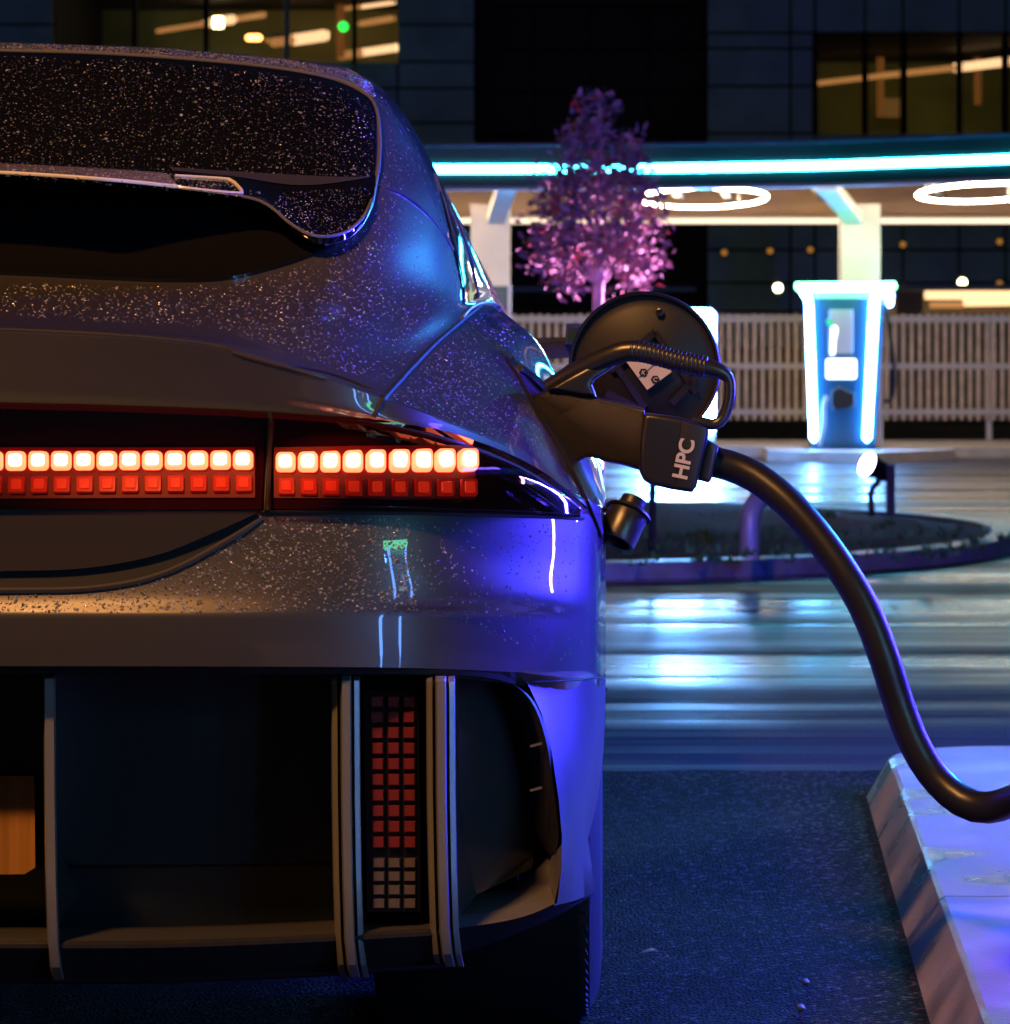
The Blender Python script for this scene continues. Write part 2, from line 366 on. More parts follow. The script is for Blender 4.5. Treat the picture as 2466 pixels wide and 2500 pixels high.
for i in range(len(rows) - 1):
    for s in range(SUB if i < len(rows) - 2 else SUB):
        t = s / SUB; out = []
        for j in range(NU):
            p1, p2 = rows[i][j], rows[i + 1][j]
            p0 = rows[i - 1][j] if i > 0 and i not in SHARP else 2 * p1 - p2
            p3 = rows[i + 2][j] if i + 2 < len(rows) and (i + 1) not in SHARP else 2 * p2 - p1
            out.append(cr(p0, p1, p2, p3, t))
        body_rows.append(out)
body_rows.append(rows[-1])
def zcap(Y):
    if Y < 6.9: return 1.50 - .05 * max(0, Y - 6.3)
    if Y < 8.0: return 1.47 - .52 * (Y - 6.9) / 1.1
    return .95 - .28 * (Y - 8.0) / .75
HID = []
full = []
for r in body_rows:
    e = r[-1]; ext = []
    for k, fr in enumerate((.12, .3, .5, .7, .85, 1.0)):
        Y = e.y + (8.75 - e.y) * fr
        z = min(e.z, zcap(Y)) - .004 * k
        py = VY - F * (z - H) / Y
        X = XZ(sil(min(py, 2390)) - 3 - 2 * k, Y)
        X = min(X, .016)
        if fr == 1.0: X -= .22
        ext.append(Vector((X, Y, z)))
    full.append(r + ext)
NC = NU + 6
allrows = full
V = [p for r in allrows for p in r]
FCS = gridfaces(len(allrows), NC)
body = obj('body', V, FCS, M['paint'], car, True, True, 38)
bvh = BVHTree.FromPolygons([tuple(v) for v in V] + [(2 * XC - v.x, v.y, v.z) for v in V], FCS + [tuple(len(V) + i for i in reversed(q)) for q in FCS])
# roof skin ahead of the rear edge
RV = []
W0 = body_rows[0][-1].x - XC
for k, dY in enumerate((0, .45, .95, 1.6, 2.5, 3.4)):
    for j in range(NU):
        p = body_rows[0][j]; q = (p.x - XC) / W0; yy = p.y + dY * (1 if q < .97 else .98)
        wide = W0 if k == 0 else .505 - .012 * k
        RV.append(Vector((XC + q * wide, yy, min(p.z + (0, .02, .026, .02, 0, 0)[k] * (1 - q ** 4), zcap(yy)) - (.02 * q ** 6 if k else 0))))
obj('roof', RV, gridfaces(6, NU, True), M['paint'], car, True, True, 50)
fl = MB(); fl.box((2 * XC - .0, 5.2, .2), (0.0 - .012, 8.6, .52)); fl.build('side_panel', M['paint'], car, smooth=False)

def hit(px, py, off=0.0, guess=4.6):
    d = (P(px, py, 1.0) - CAM).normalized()
    loc, n, idx, dist = bvh.ray_cast(CAM, d)
    if loc is None:
        loc, n, idx, dist = bvh.find_nearest(P(px, py, guess))
    if n.dot(CAM - loc) < 0: n = -n
    return loc + n * off, n
def patch(name, top, bot, m, off=.004, nu=48, nv=10, parent=None, mirror=True, smooth=True, depth=None, skirt=.006):
    """a panel lying on the body between two lines, with a returned edge."""
    a, b = poly2(top, nu, smooth), poly2(bot, nu, smooth); v, nrm = [], []
    for i in range(nv):
        t = i / (nv - 1)
        for j in range(nu):
            q = a[j].lerp(b[j], t); p, n = hit(q.x, q.y, off)
            if depth: p = p + (p - CAM).normalized() * depth(q.x, q.y, t, j / (nu - 1))
            v.append(p); nrm.append(n)
    f = gridfaces(nv, nu, True)
    loop = [j for j in range(nu)] + [i * nu + nu - 1 for i in range(1, nv)] + [(nv - 1) * nu + j for j in range(nu - 2, -1, -1)] + [i * nu for i in range(nv - 2, 0, -1)]
    base = len(v)
    for k in loop: v.append(v[k] - nrm[k] * (off + skirt))
    L_ = len(loop)
    for k in range(L_): f.append((loop[(k + 1) % L_], base + (k + 1) % L_, base + k, loop[k]))
    return obj(name, v, f, m, parent or car, True, mirror, 45)
def line(name, pts, m, r=.0018, off=0.0, n=50, parent=None, mirror=True, smooth=True, seg=6, closed=False):
    q = poly2(pts, n, smooth); mb = MB(); h = [hit(p.x, p.y, off)[0] for p in q]
    if any(p.x < XC for p in h): k = max(i for i, p in enumerate(h) if p.x < XC); h = h[k:]; h[0].x = XC
    mb.tube(h, r, seg, cap=h[0].x > XC + .01)
    return mb.build(name, m, parent or car, mirror=mirror)

# --- glass and the upper deck
WT = [(-405, 127), (0, 135), (300, 145), (600, 169), (770, 194), (850, 220), (900, 250), (914, 285)]
WB = [(-405, 384), (0, 398), (300, 412), (430, 421), (600, 432), (760, 441), (860, 444), (912, 440)]
glass = patch('rear_window', WT, WB, M['glass'], .006, 60, 22)
line('window_trim', [(-405, 124), (0, 132), (300, 142), (600, 166), (770, 191), (850, 213), (903, 250), (920, 310), (922, 400), (914, 450), (905, 500), (885, 545), (850, 583), (790, 605)], M['trim'], .0033, .005, 90)
LT = [(-405, 430), (0, 440), (300, 470), (545, 500), (650, 530), (740, 590), (820, 592), (862, 568)]
LB = [(-405, 664), (0, 672), (250, 684), (430, 690), (560, 684), (680, 655), (780, 618), (866, 572)]
patch('lower_glass', LT, LB, M['gloss_black'], .005, 60, 12)
# glass wing over the rear window
wu = poly2([(-405, 384), (0, 399), (300, 412), (430, 421), (600, 432), (760, 441), (860, 444), (912, 440)], 60)
wl = poly2([(-405, 425), (0, 437), (300, 458), (545, 486), (620, 498), (665, 520), (710, 560), (770, 590), (838, 582), (885, 540), (910, 478)], 60)
wv = []; NVW = 9
for i in range(NVW):
    t = i / (NVW - 1)
    for j in range(60):
        q = wu[j].lerp(wl[j], t); p, n = hit(q.x, q.y, .008)
        s = j / 59; out = .22 * (1 - max(0, s - .45) / .55) ** 1.2
        d = (CAM - p).normalized(); wv.append(p + d * (out * t ** .8))
for i in (1, 2, 3):
    for j in range(60):
        edge = wv[(NVW - 1) * 60 + j]; q = wl[j]; back, n = hit(q.x, q.y + 34, .002); t = i / 3
        wv.append(edge.lerp(Vector((edge.x, back.y, edge.z + .004)), t) + Vector((0, 0, -.010 if i < 3 else -.01)))
wing = obj('rear_wing', wv, gridfaces(NVW + 3, 60), M['glass'], car, True, True, 50)
def wing_pt(s, t, lift=.003):
    j = min(59, max(0, s * 59)); j0 = int(j); j1 = min(59, j0 + 1); i = t * (NVW - 1); i0 = int(i); i1 = min(NVW - 1, i0 + 1)
    a = wv[i0 * 60 + j0].lerp(wv[i0 * 60 + j1], j - j0); b = wv[i1 * 60 + j0].lerp(wv[i1 * 60 + j1], j - j0)
    p = a.lerp(b, i - i0); return p + (CAM - p).normalized() * lift
sx = lambda px: (px + 405) / 1330
m_ = MB()
m_.tube([wing_pt(sx(x), .93) for x in range(-405, 420, 25)], .0032, 6)
m_.build('lamp_rail', M['rail_bright'], wing, mirror=True)
loop = [(415, .40), (440, .38), (480, .36), (520, .34), (548, .34), (556, .45), (556, .70), (548, .86), (520, .90), (480, .92), (440, .93), (400, .93), (385, .88)]
m_ = MB(); m_.tube([wing_pt(sx(x), t) for x, t in loop], .0026, 6); m_.build('lamp_bezel', M['rail_bright'], wing, mirror=True)
bl, bn = [], 24
for t in (.30, .5, .7, .88):
    for k in range(bn): bl.append(wing_pt(sx(-405 + (400 + 405) * k / (bn - 1)), t, .004))
obj('brake_lamp', bl, gridfaces(4, bn), mat('clear_lamp_lens', (.30, .26, .22), .25, coat=1, var=.5, vscale=120), wing, True, True)
lv_ = []
for t in (0, .5, 1):
    for k in range(41):
        x = sx(425) + (.99 - sx(425)) * k / 40; lv_.append(wing_pt(x, t * (.02 + .17 * math.sin(math.pi * min(1, k / 40 * .75 + .22)) ** .8), .004))
obj('wing_ledge', lv_, gridfaces(3, 41), M['satin'], wing, True, True)
m_ = MB(); m_.tube([wing_pt(sx(540) + (0.985 - sx(540)) * k / 40, .985, .002) for k in range(41)], .0022, 6); m_.build('wing_edge', M['trim'], wing, mirror=True)

# --- panel gaps
S = M['seam']
line('panel_gap', [(1178, 742), (1120, 790), (1060, 842), (1000, 905), (955, 955), (930, 985), (912, 1018)], S, .0030, .0005)
line('panel_gap', [(660, 885), (800, 912), (900, 950), (938, 972)], S, .0020, .0005)
line('panel_gap', [(1296, 1664), (1380, 1661), (1446, 1656), (1470, 1653)], S, .0014, .001, mirror=True)
line('body_crease', [(918, 450), (980, 475), (1040, 520), (1085, 575), (1105, 610)], M['paint'], .0022, .001)
line('window_trim', [(1062, 425), (1090, 520), (1115, 620), (1130, 700), (1132, 742)], M['trim'], .0022, .001)
line('window_trim', [(1085, 468), (1125, 560), (1150, 640), (1168, 728)], M['trim'], .0024, .001)
patch('side_window', [(1068, 440), (1078, 455), (1090, 480)], [(1136, 738), (1150, 735), (1166, 728)], M['glass'], .002, 8, 24)
line('window_sill', [(1128, 776), (1150, 752), (1180, 740), (1205, 742), (1222, 756)], M['trim'], .003, .001)

line('deck_lip', [(-405, 797), (0, 807), (300, 822), (500, 843), (580, 862), (760, 913), (930, 966)], M['satin'], .0034, .0, 70)
# --- tail lamps
LTOP = [(-405, 984), (0, 987), (300, 995), (540, 1004), (652, 1010)]
LBOT = [(-405, 1245), (0, 1245), (300, 1246), (540, 1247), (640, 1247)]
lamp_c = patch('tail_lamp', LTOP, LBOT, M['lens'], .006, 50, 12)
RTOP = [(664, 1011), (780, 1022), (900, 1037), (1000, 1060), (1100, 1090), (1200, 1128), (1290, 1172), (1370, 1222), (1405, 1248)]
RBOT = [(658, 1246), (780, 1247), (900, 1248), (1000, 1249), (1100, 1251), (1200, 1253), (1290, 1256), (1370, 1260), (1407, 1262)]
lamp_r = patch('tail_lamp', RTOP, RBOT, M['lens'], .006, 50, 12)
line('panel_gap', [(660, 1005), (659, 1120), (653, 1250)], S, .0034, .0055)
line('panel_gap', [(636, 1252), (700, 1251), (900, 1252), (1100, 1255), (1300, 1260), (1420, 1266)], S, .0028, .002)
line('panel_gap', [(-405, 981), (0, 984), (300, 991), (540, 1000), (780, 1017), (1000, 1054), (1200, 1121), (1300, 1170), (1410, 1246)], S, .0026, .003, 80)
def plate(px0, px1, py0, py1, off, thick, name, m, parent, r=6, nseg=3):
    """a small rounded cell standing proud of the lamp."""
    cx, cy = (px0 + px1) / 2, (py0 + py1) / 2; ring = []
    for (sx_, sy_, a0) in ((1, 1, 0), (-1, 1, 90), (-1, -1, 180), (1, -1, 270)):
        for k in range(nseg + 1):
            a = math.radians(a0 + 90 * k / nseg)
            ring.append((cx + sx_ * ((px1 - px0) / 2 - r) + r * math.cos(a), cy + sy_ * ((py1 - py0) / 2 - r) + r * math.sin(a)))
    p0, n = hit(cx, cy, 0)
    v = []; 
    for (x, y) in ring: v.append(hit(x, y, off)[0])
    for (x, y) in ring: v.append(hit(cx + (x - cx) * .9, cy + (y - cy) * .9, off + thick)[0])
    k = len(ring); f = [(i, (i + 1) % k, k + (i + 1) % k, k + i) for i in range(k)] + [tuple(range(k, 2 * k))]
    return obj(name, v, f, m, parent, False, True)
def bed(lamp, x0, x1, y0, y1):
    patch('reflector_bed', [(x0, y0), (x1, y0)], [(x0, y1), (x1, y1)], M['lamp_bed'], .0085, 40, 5, lamp, smooth=False)
bed(lamp_c, -405, 624, 1096, 1222); bed(lamp_r, 670, 1150, 1098, 1222)
cells = [(lamp_c, x, 1107, 50) for x in [595 - 55.35 * k for k in range(19)]] + [(lamp_r, 699 + 53.8 * k, 1113, 48) for k in range(9)]
for (lp, x, y, w) in cells:
    plate(x - w / 2, x + w / 2, y, y + 48, .0095, .006, 'led_cell', M['led'], lp, 11)
    plate(x - w * .31, x + w * .31, y + 9, y + 40, .0157, .0015, 'led_core', M['led_core'], lp, 8)
    plate(x - w * .42 + 2, x + w * .42 + 2, y + 63, y + 104, .0095, .003, 'reflector_cell', M['cell_red'], lp, 4)
    plate(x - w * .25 + 2, x + w * .25 + 2, y + 71, y + 96, .0127, .0012, 'reflector_core', M['led_dim'], lp, 3)

patch('lamp_cover', LTOP, LBOT, M['cover'], .021, 50, 12, lamp_c, skirt=-.012)
patch('lamp_cover', RTOP[:-1] + [(1400, 1244)], RBOT[:-1] + [(1402, 1258)], M['cover'], .021, 50, 12, lamp_r, skirt=-.012)
# --- trunk lower panel; the shade in the groove below is a black patch
patch('trunk_gap_shade', [(-405, 1254), (0, 1254), (300, 1254), (560, 1254), (640, 1254)], [(-405, 1443), (0, 1440), (230, 1434), (400, 1398), (560, 1315), (641, 1256)], M['seam'], .0015, 50, 10)
patch('trunk_panel', [(-405, 1254), (0, 1254), (300, 1254), (500, 1254), (628, 1255)], [(-405, 1400), (0, 1398), (210, 1391), (380, 1360), (510, 1308), (629, 1258)], mat('trunk_gloss', (.06, .05, .045), .12, .5, coat=1), .010, 50, 10)
line('bumper_lip', [(-405, 1446), (0, 1443), (230, 1437), (400, 1401), (560, 1318), (640, 1264)], M['paint'], .004, .001)

# --- charge port, flap and cap
patch('charge_port', [(1238, 882), (1262, 918), (1295, 977), (1343, 1060), (1390, 1141), (1440, 1245), (1466, 1310)],
      [(1252, 876), (1300, 908), (1345, 962), (1388, 1040), (1428, 1105), (1452, 1185), (1470, 1300)], M['black'], .002, 40, 8)
line('port_rim', [(1252, 876), (1238, 882), (1262, 918), (1295, 977), (1343, 1060), (1390, 1141), (1440, 1245), (1466, 1312)], M['seam'], .0022, .002)
line('port_seal', [(1262, 905), (1290, 925), (1330, 965)], M['underside'], .006, .006)
m_ = MB(); m_.tube(spline([P(1421, 1128, 4.75), P(1432, 1150, 4.72), P(1440, 1200, 4.7), P(1441, 1245, 4.7)], 16), .006, 8); m_.build('latch', M['trim'], car)
fc = P(1574, 897, 4.78); fax = Vector((-.10, -1, -.03)).normalized()
fl_ = MB(); R0 = 186 * 4.78 / F
fl_.lathe([(-.012, R0 * .9), (-.006, R0 * .985), (0, R0), (.006, R0), (.009, R0 * .985), (.008, R0 * .955), (.001, R0 * .93), (0, R0 * .80), (.002, R0 * .78), (.002, .002)], fc, fax, 64)
flap = fl_.build('charge_flap', mat('flap_plastic', (.008, .0075, .007), .5, var=.2, vscale=60), car, auto=50)
def flap_pt(px, py, lift=.005):
    d = (P(px, py, 1) - CAM); t = (fc + fax * lift - CAM).dot(fax) / d.dot(fax); return CAM + d * t
rb = MB()
for a, b, w in (((1490, 905), (1600, 810), .010), ((1600, 810), (1700, 960), .008), ((1480, 960), (1560, 1000), .012), ((1510, 900), (1575, 995), .010), ((1640, 985), (1700, 920), .010)):
    rb.bar(flap_pt(*a), flap_pt(*b), w, .010, fax)
rb.build('flap_rib', M['plastic'], flap)
sk = MB(); sk.lathe([(.002, .006), (.006, .006), (.007, .004), (.004, .003)], flap_pt(1611, 762, .002), fax, 16); sk.build('screw', M['plastic'], flap)
st = [flap_pt(x, y, .0125) for x, y in ((1527, 880), (1580, 952), (1640, 908), (1588, 838))]
sticker = obj('warning_sticker', st + [p - fax * .0012 for p in st], [(0, 1, 2, 3), (0, 4, 5, 1), (1, 5, 6, 2), (2, 6, 7, 3), (3, 7, 4, 0)], M['white_print'], flap, False)
m_ = MB()
m_.bar(flap_pt(1560, 922, .0131), flap_pt(1614, 877, .0131), .0012, .0006, fax); m_.build('print_line', M['print_black'], sticker, smooth=False)
def hexa(px, py):
    m_ = MB(); c = flap_pt(px, py, .0129); m_.lathe([(0, .0068), (.0007, .0068)], c, fax, 6); return m_.build('hexagon', M['print_black'], sticker, smooth=False)
def text(body_, name, m, parent, origin, right, up, size, extrude=.0004, bold=.012):
    cu = bpy.data.curves.new(name, 'FONT'); cu.body = body_; cu.align_x = 'CENTER'; cu.align_y = 'CENTER'; cu.size = 1.0; cu.extrude = 0.0; cu.offset = bold
    t = bpy.data.objects.new(name, cu); COL.objects.link(t); bpy.context.view_layer.update()
    me = t.to_mesh(); vs = [v.co.copy() for v in me.vertices]; fs = [tuple(p.vertices) for p in me.polygons]; t.to_mesh_clear()
    bpy.data.objects.remove(t); bpy.data.curves.remove(cu)
    right, up = right.normalized(), up.normalized(); nrm = right.cross(up)
    return obj(name, [origin + right * v.x * size + up * v.y * size + nrm * extrude for v in vs], fs, m, parent, False)
fr_ = (flap_pt(1610, 900) - flap_pt(1570, 890)).normalized(); fu_ = fr_.cross(fax) * -1
if fu_.z < 0: fu_ = -fu_
for ch, x, y in (('K', 1571, 910), ('C', 1600, 927)):
    h_ = hexa(x, y); text(ch, 'letter', M['white_print'], h_, flap_pt(x, y, .0138), fr_, fu_, .009)
m_ = MB(); m_.bar(P(1345, 955, 4.95), P(1412, 905, 4.80), .03, .02); m_.build('hinge_arm', M['plastic'], car)
# dangling cap and tether
cap = MB(); c0 = P(1536, 1248, 4.52); ax = (P(1500, 1330, 4.50) - c0).normalized()
cap.lathe([(-.020, .008), (-.019, .0175), (-.006, .0185), (-.005, .023), (0, .032), (.003, .033), (.005, .028), (.007, .0285), (.045, .027), (.049, .0255), (.049, .021), (.030, .019)], c0, ax, 28)
capo = cap.build('port_cap', M['plastic'], car, auto=35)
m_ = MB(); m_.tube(spline([P(1440, 1225, 4.66), P(1456, 1232, 4.6), P(1475, 1240, 4.55), P(1500, 1246, 4.52), P(1522, 1250, 4.52)], 20), [.0035 + .0022 * (k % 5 == 0) for k in range(20)], 8); m_.build('tether', M['plastic'], capo)
# door mirror far ahead on this side
m_ = MB()
mv = [(1382, 790), (1440, 790), (1440, 842), (1378, 842)]
m_.add([P(x, y, 6.75) for x, y in mv] + [P(x + 4, y + 2, 6.60) for x, y in [(1378, 795), (1440, 795), (1440, 838), (1374, 838)]], [(3, 2, 1, 0), (4, 5, 6, 7), (0, 1, 5, 4), (1, 2, 6, 5), (2, 3, 7, 6), (3, 0, 4, 7)])
mir = m_.build('door_mirror', M['paint'], car, smooth=False)
m_ = MB(); m_.add([P(x, y, 6.597) for x, y in [(1388, 800), (1438, 800), (1438, 835), (1384, 835)]], [(0, 1, 2, 3)]); m_.build('mirror_glass', M['chrome'], mir, smooth=False)
m_ = MB(); m_.bar(P(1310, 858, 6.7), P(1400, 852, 6.7), .035, .035); m_.build('mirror_arm', M['black'], mir)
m_ = MB(); m_.bar(P(1310, 832, 6.7), P(1384, 830, 6.7), .02, .012); m_.build('mirror_trim', M['satin'], mir)

# --- lower bumper
lb = MB()
def pgrid(rws, n, flip=False):
    g = [spline([P(*q) for q in r], n) for r in rws]; return [p for r in g for p in r], gridfaces(len(rws), n, flip)
v, f = pgrid([[(-405, 1637, 4.0), (400, 1638, 4.0), (1118, 1648, 4.04)], [(-405, 1645, 4.07), (400, 1646, 4.07), (1118, 1656, 4.09)], [(-405, 2110, 4.08), (400, 2110, 4.08), (1118, 2100, 4.10)], [(-405, 2118, 4.10), (400, 2118, 4.10), (1118, 2108, 4.12)], [(-405, 2275, 4.115), (400, 2272, 4.115), (1118, 2240, 4.125)]], 40)
obj('bumper_insert', v, f, mat('insert_plastic', (.010, .014, .015), .42, coat=.1, var=.2, vscale=40), car, True, True, 30)
def ledge(x0, x1, yb, yf, name='bumper_ledge', m=None, slope=0):
    v = [P(x0, yb - slope * 0, 4.065), P(x1 - 40, yb - 8, 4.065), P(x1, yf - 8, 3.965), P(x0, yf, 3.955)]
    return v
dv, df = [], []
NX = 30; xs_ = [-405 + (1105 + 405) * k / (NX - 1) for k in range(NX)]
prof = lambda x: 0 if x < 300 else -34 * ((x - 300) / 800) ** 1.5
for (y, Y) in ((2264, 4.075), (2268, 4.062), (2297, 3.962), (2305, 3.955), (2315, 3.955), (2386, 3.99), (2392, 3.985), (2398, 3.99), (2402, 4.02), (2402, 4.6)):
    for x in xs_: dv.append(P(x, y + prof(x) * (1 if y < 2320 else 1.15), Y))
obj('diffuser', dv, gridfaces(10, NX), [M['satin'], M['black']], car, True, True, 30)
dd = bpy.data.objects['diffuser'].data
for i, p in enumerate(dd.polygons):
    r = (i % (9 * (NX - 1))) // (NX - 1); p.material_index = 0 if r in (1, 6) else 1
def fin(profile, y0, y1, name):
    v = []; ks = [(y0, 0, .03), (y0 + 14, 0, .0), (y0 + 300, 2, 0), (y1 - 240, 6, .0), (y1 - 90, 12, .0), (y1 - 30, 20, .012), (y1, 28, .04)]
    for (y, dx, dY) in ks:
        for (x, Y) in profile: v.append(P(x + dx * .8, y, Y + dY))
    n = len(profile); f = gridfaces(len(ks), n); 
    f.append(tuple(range(n))); f.append(tuple(len(v) - 1 - k for k in range(n)))
    return obj(name, v, f, M['fin'], car, True, True, 28)
def ribs(x0): return [(x0, 4.10), (x0, 3.965), (x0 + 3, 3.953), (x0 + 15, 3.950), (x0 + 18, 3.965), (x0 + 19, 3.985), (x0 + 22, 3.985), (x0 + 23, 3.945), (x0 + 27, 3.935), (x0 + 46, 3.935), (x0 + 49, 3.945), (x0 + 50, 3.985), (x0 + 53, 3.985), (x0 + 54, 3.962), (x0 + 57, 3.955), (x0 + 69, 3.957), (x0 + 71, 3.968), (x0 + 71, 4.10)]
fin([(106, 4.10), (106, 3.96), (109, 3.945), (131, 3.945), (135, 3.955), (136, 4.10)], 1643, 2392, 'bumper_fin')
fin(ribs(808), 1648, 2386, 'bumper_fin'); fin(ribs(1040), 1650, 2360, 'bumper_fin')
m_ = MB(); m_.add([P(150, 2230, 4.02), P(190, 2180, 4.06), P(165, 2110, 4.06), P(142, 2080, 4.0), P(142, 2260, 3.98)], [(0, 1, 2, 3, 4)]); m_.build('fin_bracket', M['underside'], car, smooth=False, mirror=True)
# reverse lamp between the fins
rl = MB(); rl.add([P(890, 1686, 3.985), P(1022, 1686, 3.985), P(1026, 2226, 3.985), P(896, 2226, 3.985), P(884, 1680, 4.05), P(1030, 1680, 4.05), P(1034, 2234, 4.06), P(890, 2234, 4.06)],
                 [(3, 2, 1, 0), (0, 1, 5, 4), (1, 2, 6, 5), (2, 3, 7, 6), (3, 0, 4, 7)])
rlo = rl.build('reverse_lamp', M['gloss_black'], car, smooth=False)
def cell(px, py, w, h, Y, name, m, parent):
    a = MB(); c = [(px - w / 2, py - h / 2), (px + w / 2, py - h / 2), (px + w / 2, py + h / 2), (px - w / 2, py + h / 2)]
    q = [P(x, y, Y) for x, y in c] + [P(px + (x - px) * .8, py + (y - py) * .8, Y - .004) for x, y in c]
    a.add(q, [(4, 7, 6, 5), (0, 1, 5, 4), (1, 2, 6, 5), (2, 3, 7, 6), (3, 0, 4, 7)]); return a.build(name, m, parent, smooth=False)
for r in range(10):
    for k, x in enumerate((921, 960, 998)): cell(x + r * .35, 1713 + 38.2 * r, 29, 29, 3.982, 'red_cell', M['pix_red'], rlo)
for r in range(4):
    for k, x in enumerate((925, 963, 1001)): cell(x, 2107 + 33 * r, 30, 25, 3.982, 'clear_cell', M['pix_clear'], rlo)
line('lamp_bezel', [(-405, 1634), (400, 1635), (1000, 1637), (1120, 1640), (1200, 1648), (1262, 1668), (1300, 1700)], M['seam'], .006, .0)
# corner of the bumper: satin cladding, dark pocket, rim, lower tray
v, f = pgrid([[(1284, 1660, 4.105), (1380, 1658, 4.19), (1446, 1653, 4.262), (1479, 1650, 4.505)],
              [(1322, 1740, 4.11), (1390, 1735, 4.185), (1448, 1730, 4.268), (1478, 1728, 4.5)],
              [(1347, 1835, 4.10), (1405, 1832, 4.185), (1448, 1828, 4.27), (1474, 1826, 4.46)],
              [(1364, 1950, 4.08), (1410, 1950, 4.17), (1440, 1949, 4.25), (1460, 1948, 4.40)],
              [(1372, 2040, 4.06), (1402, 2045, 4.16), (1424, 2048, 4.22), (1436, 2048, 4.32)],
              [(1371, 2120, 4.04), (1404, 2118, 4.15), (1432, 2112, 4.22), (1444, 2108, 4.32)],
              [(1352, 2212, 4.02), (1398, 2200, 4.13), (1434, 2186, 4.22), (1452, 2176, 4.34)],
              [(1352, 2216, 4.04), (1398, 2204, 4.15), (1434, 2190, 4.24), (1452, 2180, 4.38)]], 16)
obj('bumper_corner', v, f, M['satin'], car, True, True, 40)
v, f = pgrid([[(1106, 1652, 4.10), (1122, 1654, 4.11)], [(1106, 1850, 4.05), (1119, 1852, 4.07)], [(1108, 2030, 4.04), (1128, 2032, 4.06)], [(1110, 2150, 4.03), (1160, 2170, 4.08)], [(1112, 2226, 4.02), (1165, 2184, 4.09)], [(1112, 2266, 4.0), (1120, 2240, 4.03)]], 4)
obj('pocket_edge', v, f, M['satin'], car, True, True, 60)
# pocket back panel
pl, pr = [(1120, 1654), (1117, 1750), (1118, 1850), (1124, 1950), (1132, 2050), (1146, 2120), (1163, 2184)], [(1240, 1664), (1262, 1720), (1282, 1800), (1296, 1900), (1303, 1980), (1306, 2040), (1300, 2120)]
a, b = poly2(pl, 20), poly2(pr, 20); v = []
for i in range(20):
    for j in range(10):
        q = a[i].lerp(b[i], j / 9); v.append(P(q.x, q.y, 4.10 + .07 * (j / 9)))
obj('bumper_pocket', v, gridfaces(20, 10), mat('pocket_gloss', (.03, .028, .03), .22, coat=.6), car, True, True)
# black rim of the pocket, rising from the back panel to the cladding
po = [(1122, 1648), (1200, 1654), (1262, 1674), (1308, 1720), (1338, 1800), (1356, 1900), (1366, 1980), (1370, 2035), (1360, 2080)]
pi_ = [(1120, 1654), (1180, 1658), (1236, 1672), (1262, 1724), (1284, 1810), (1298, 1910), (1304, 1985), (1308, 2030), (1340, 2088)]
a, b = poly2(po, 40), poly2(pi_, 40); v = []
for t, dy in ((0, 0), (.12, -.012), (.35, .0), (.5, .03), (1, .05)):
    for j in range(40):
        q = a[j].lerp(b[j], t); Y = 4.09 + .02 * (j / 39); v.append(P(q.x, q.y, Y + dy))
obj('pocket_rim', v, gridfaces(5, 40), M['black'], car, True, True, 40)
m_ = MB()
for y in (1822, 1930): m_.bar(P(1296, y, 4.10), P(1322, y - 7, 4.09), .003, .003)
m_.build('rim_slit', M['trim'], car, mirror=True)
# tray under the pocket
v, f = pgrid([[(1163, 2184, 4.16), (1240, 2164, 4.17), (1300, 2130, 4.18), (1342, 2088, 4.18)],
              [(1150, 2200, 4.13), (1230, 2188, 4.13), (1290, 2160, 4.14), (1345, 2160, 4.13)],
              [(1116, 2236, 4.03), (1215, 2222, 4.04), (1290, 2200, 4.06), (1345, 2172, 4.09)]], 16)
obj('pocket_tray', v, f, mat('tray_silver', (.17, .17, .2), .38, .4, var=.1, vscale=40), car, True, True, 50)
v, f = pgrid([[(1116, 2236, 4.03), (1215, 2222, 4.04), (1290, 2200, 4.06), (1345, 2172, 4.09)], [(1113, 2266, 3.995), (1215, 2252, 4.0), (1290, 2234, 4.01), (1356, 2206, 4.03)]], 16)
obj('tray_lip', v, f, bpy.data.materials['tray_silver'], car, True, True, 50)
v, f = pgrid([[(1342, 2090, 4.18), (1352, 2086, 4.13), (1372, 2060, 4.05)], [(1345, 2172, 4.10), (1356, 2172, 4.07), (1371, 2120, 4.035)], [(1352, 2206, 4.04), (1358, 2206, 4.03), (1362, 2200, 4.02)]], 8)
obj('pocket_side', v, f, bpy.data.materials['tray_silver'], car, True, True, 50)
line_v, line_f = pgrid([[(1112, 2268, 3.995), (1215, 2254, 4.0), (1290, 2236, 4.01), (1356, 2210, 4.03), (1398, 2206, 4.13), (1452, 2180, 4.46)],
                        [(1118, 2322, 4.04), (1215, 2296, 4.05), (1290, 2268, 4.07), (1352, 2236, 4.10), (1402, 2212, 4.18), (1450, 2184, 4.5)],
                        [(1118, 2330, 4.5), (1215, 2300, 4.5), (1290, 2272, 4.5), (1352, 2240, 4.5), (1402, 2214, 4.5), (1448, 2188, 4.55)]], 24)
obj('bumper_skirt', line_v, line_f, M['black'], car, True, True, 40)
# number plate (its right end shows)
m_ = MB(); q = [(-405 - 490, 1896), (84, 1894), (86, 2118), (60, 2134), (-405 - 490, 2150)]
m_.add([P(x, y, 4.03) for x, y in q] + [P(x, y, 4.05) for x, y in q], [(4, 3, 2, 1, 0), (0, 1, 6, 5), (1, 2, 7, 6), (2, 3, 8, 7), (3, 4, 9, 8), (4, 0, 5, 9)])
m_.build('number_plate', M['plate'], car, smooth=False)
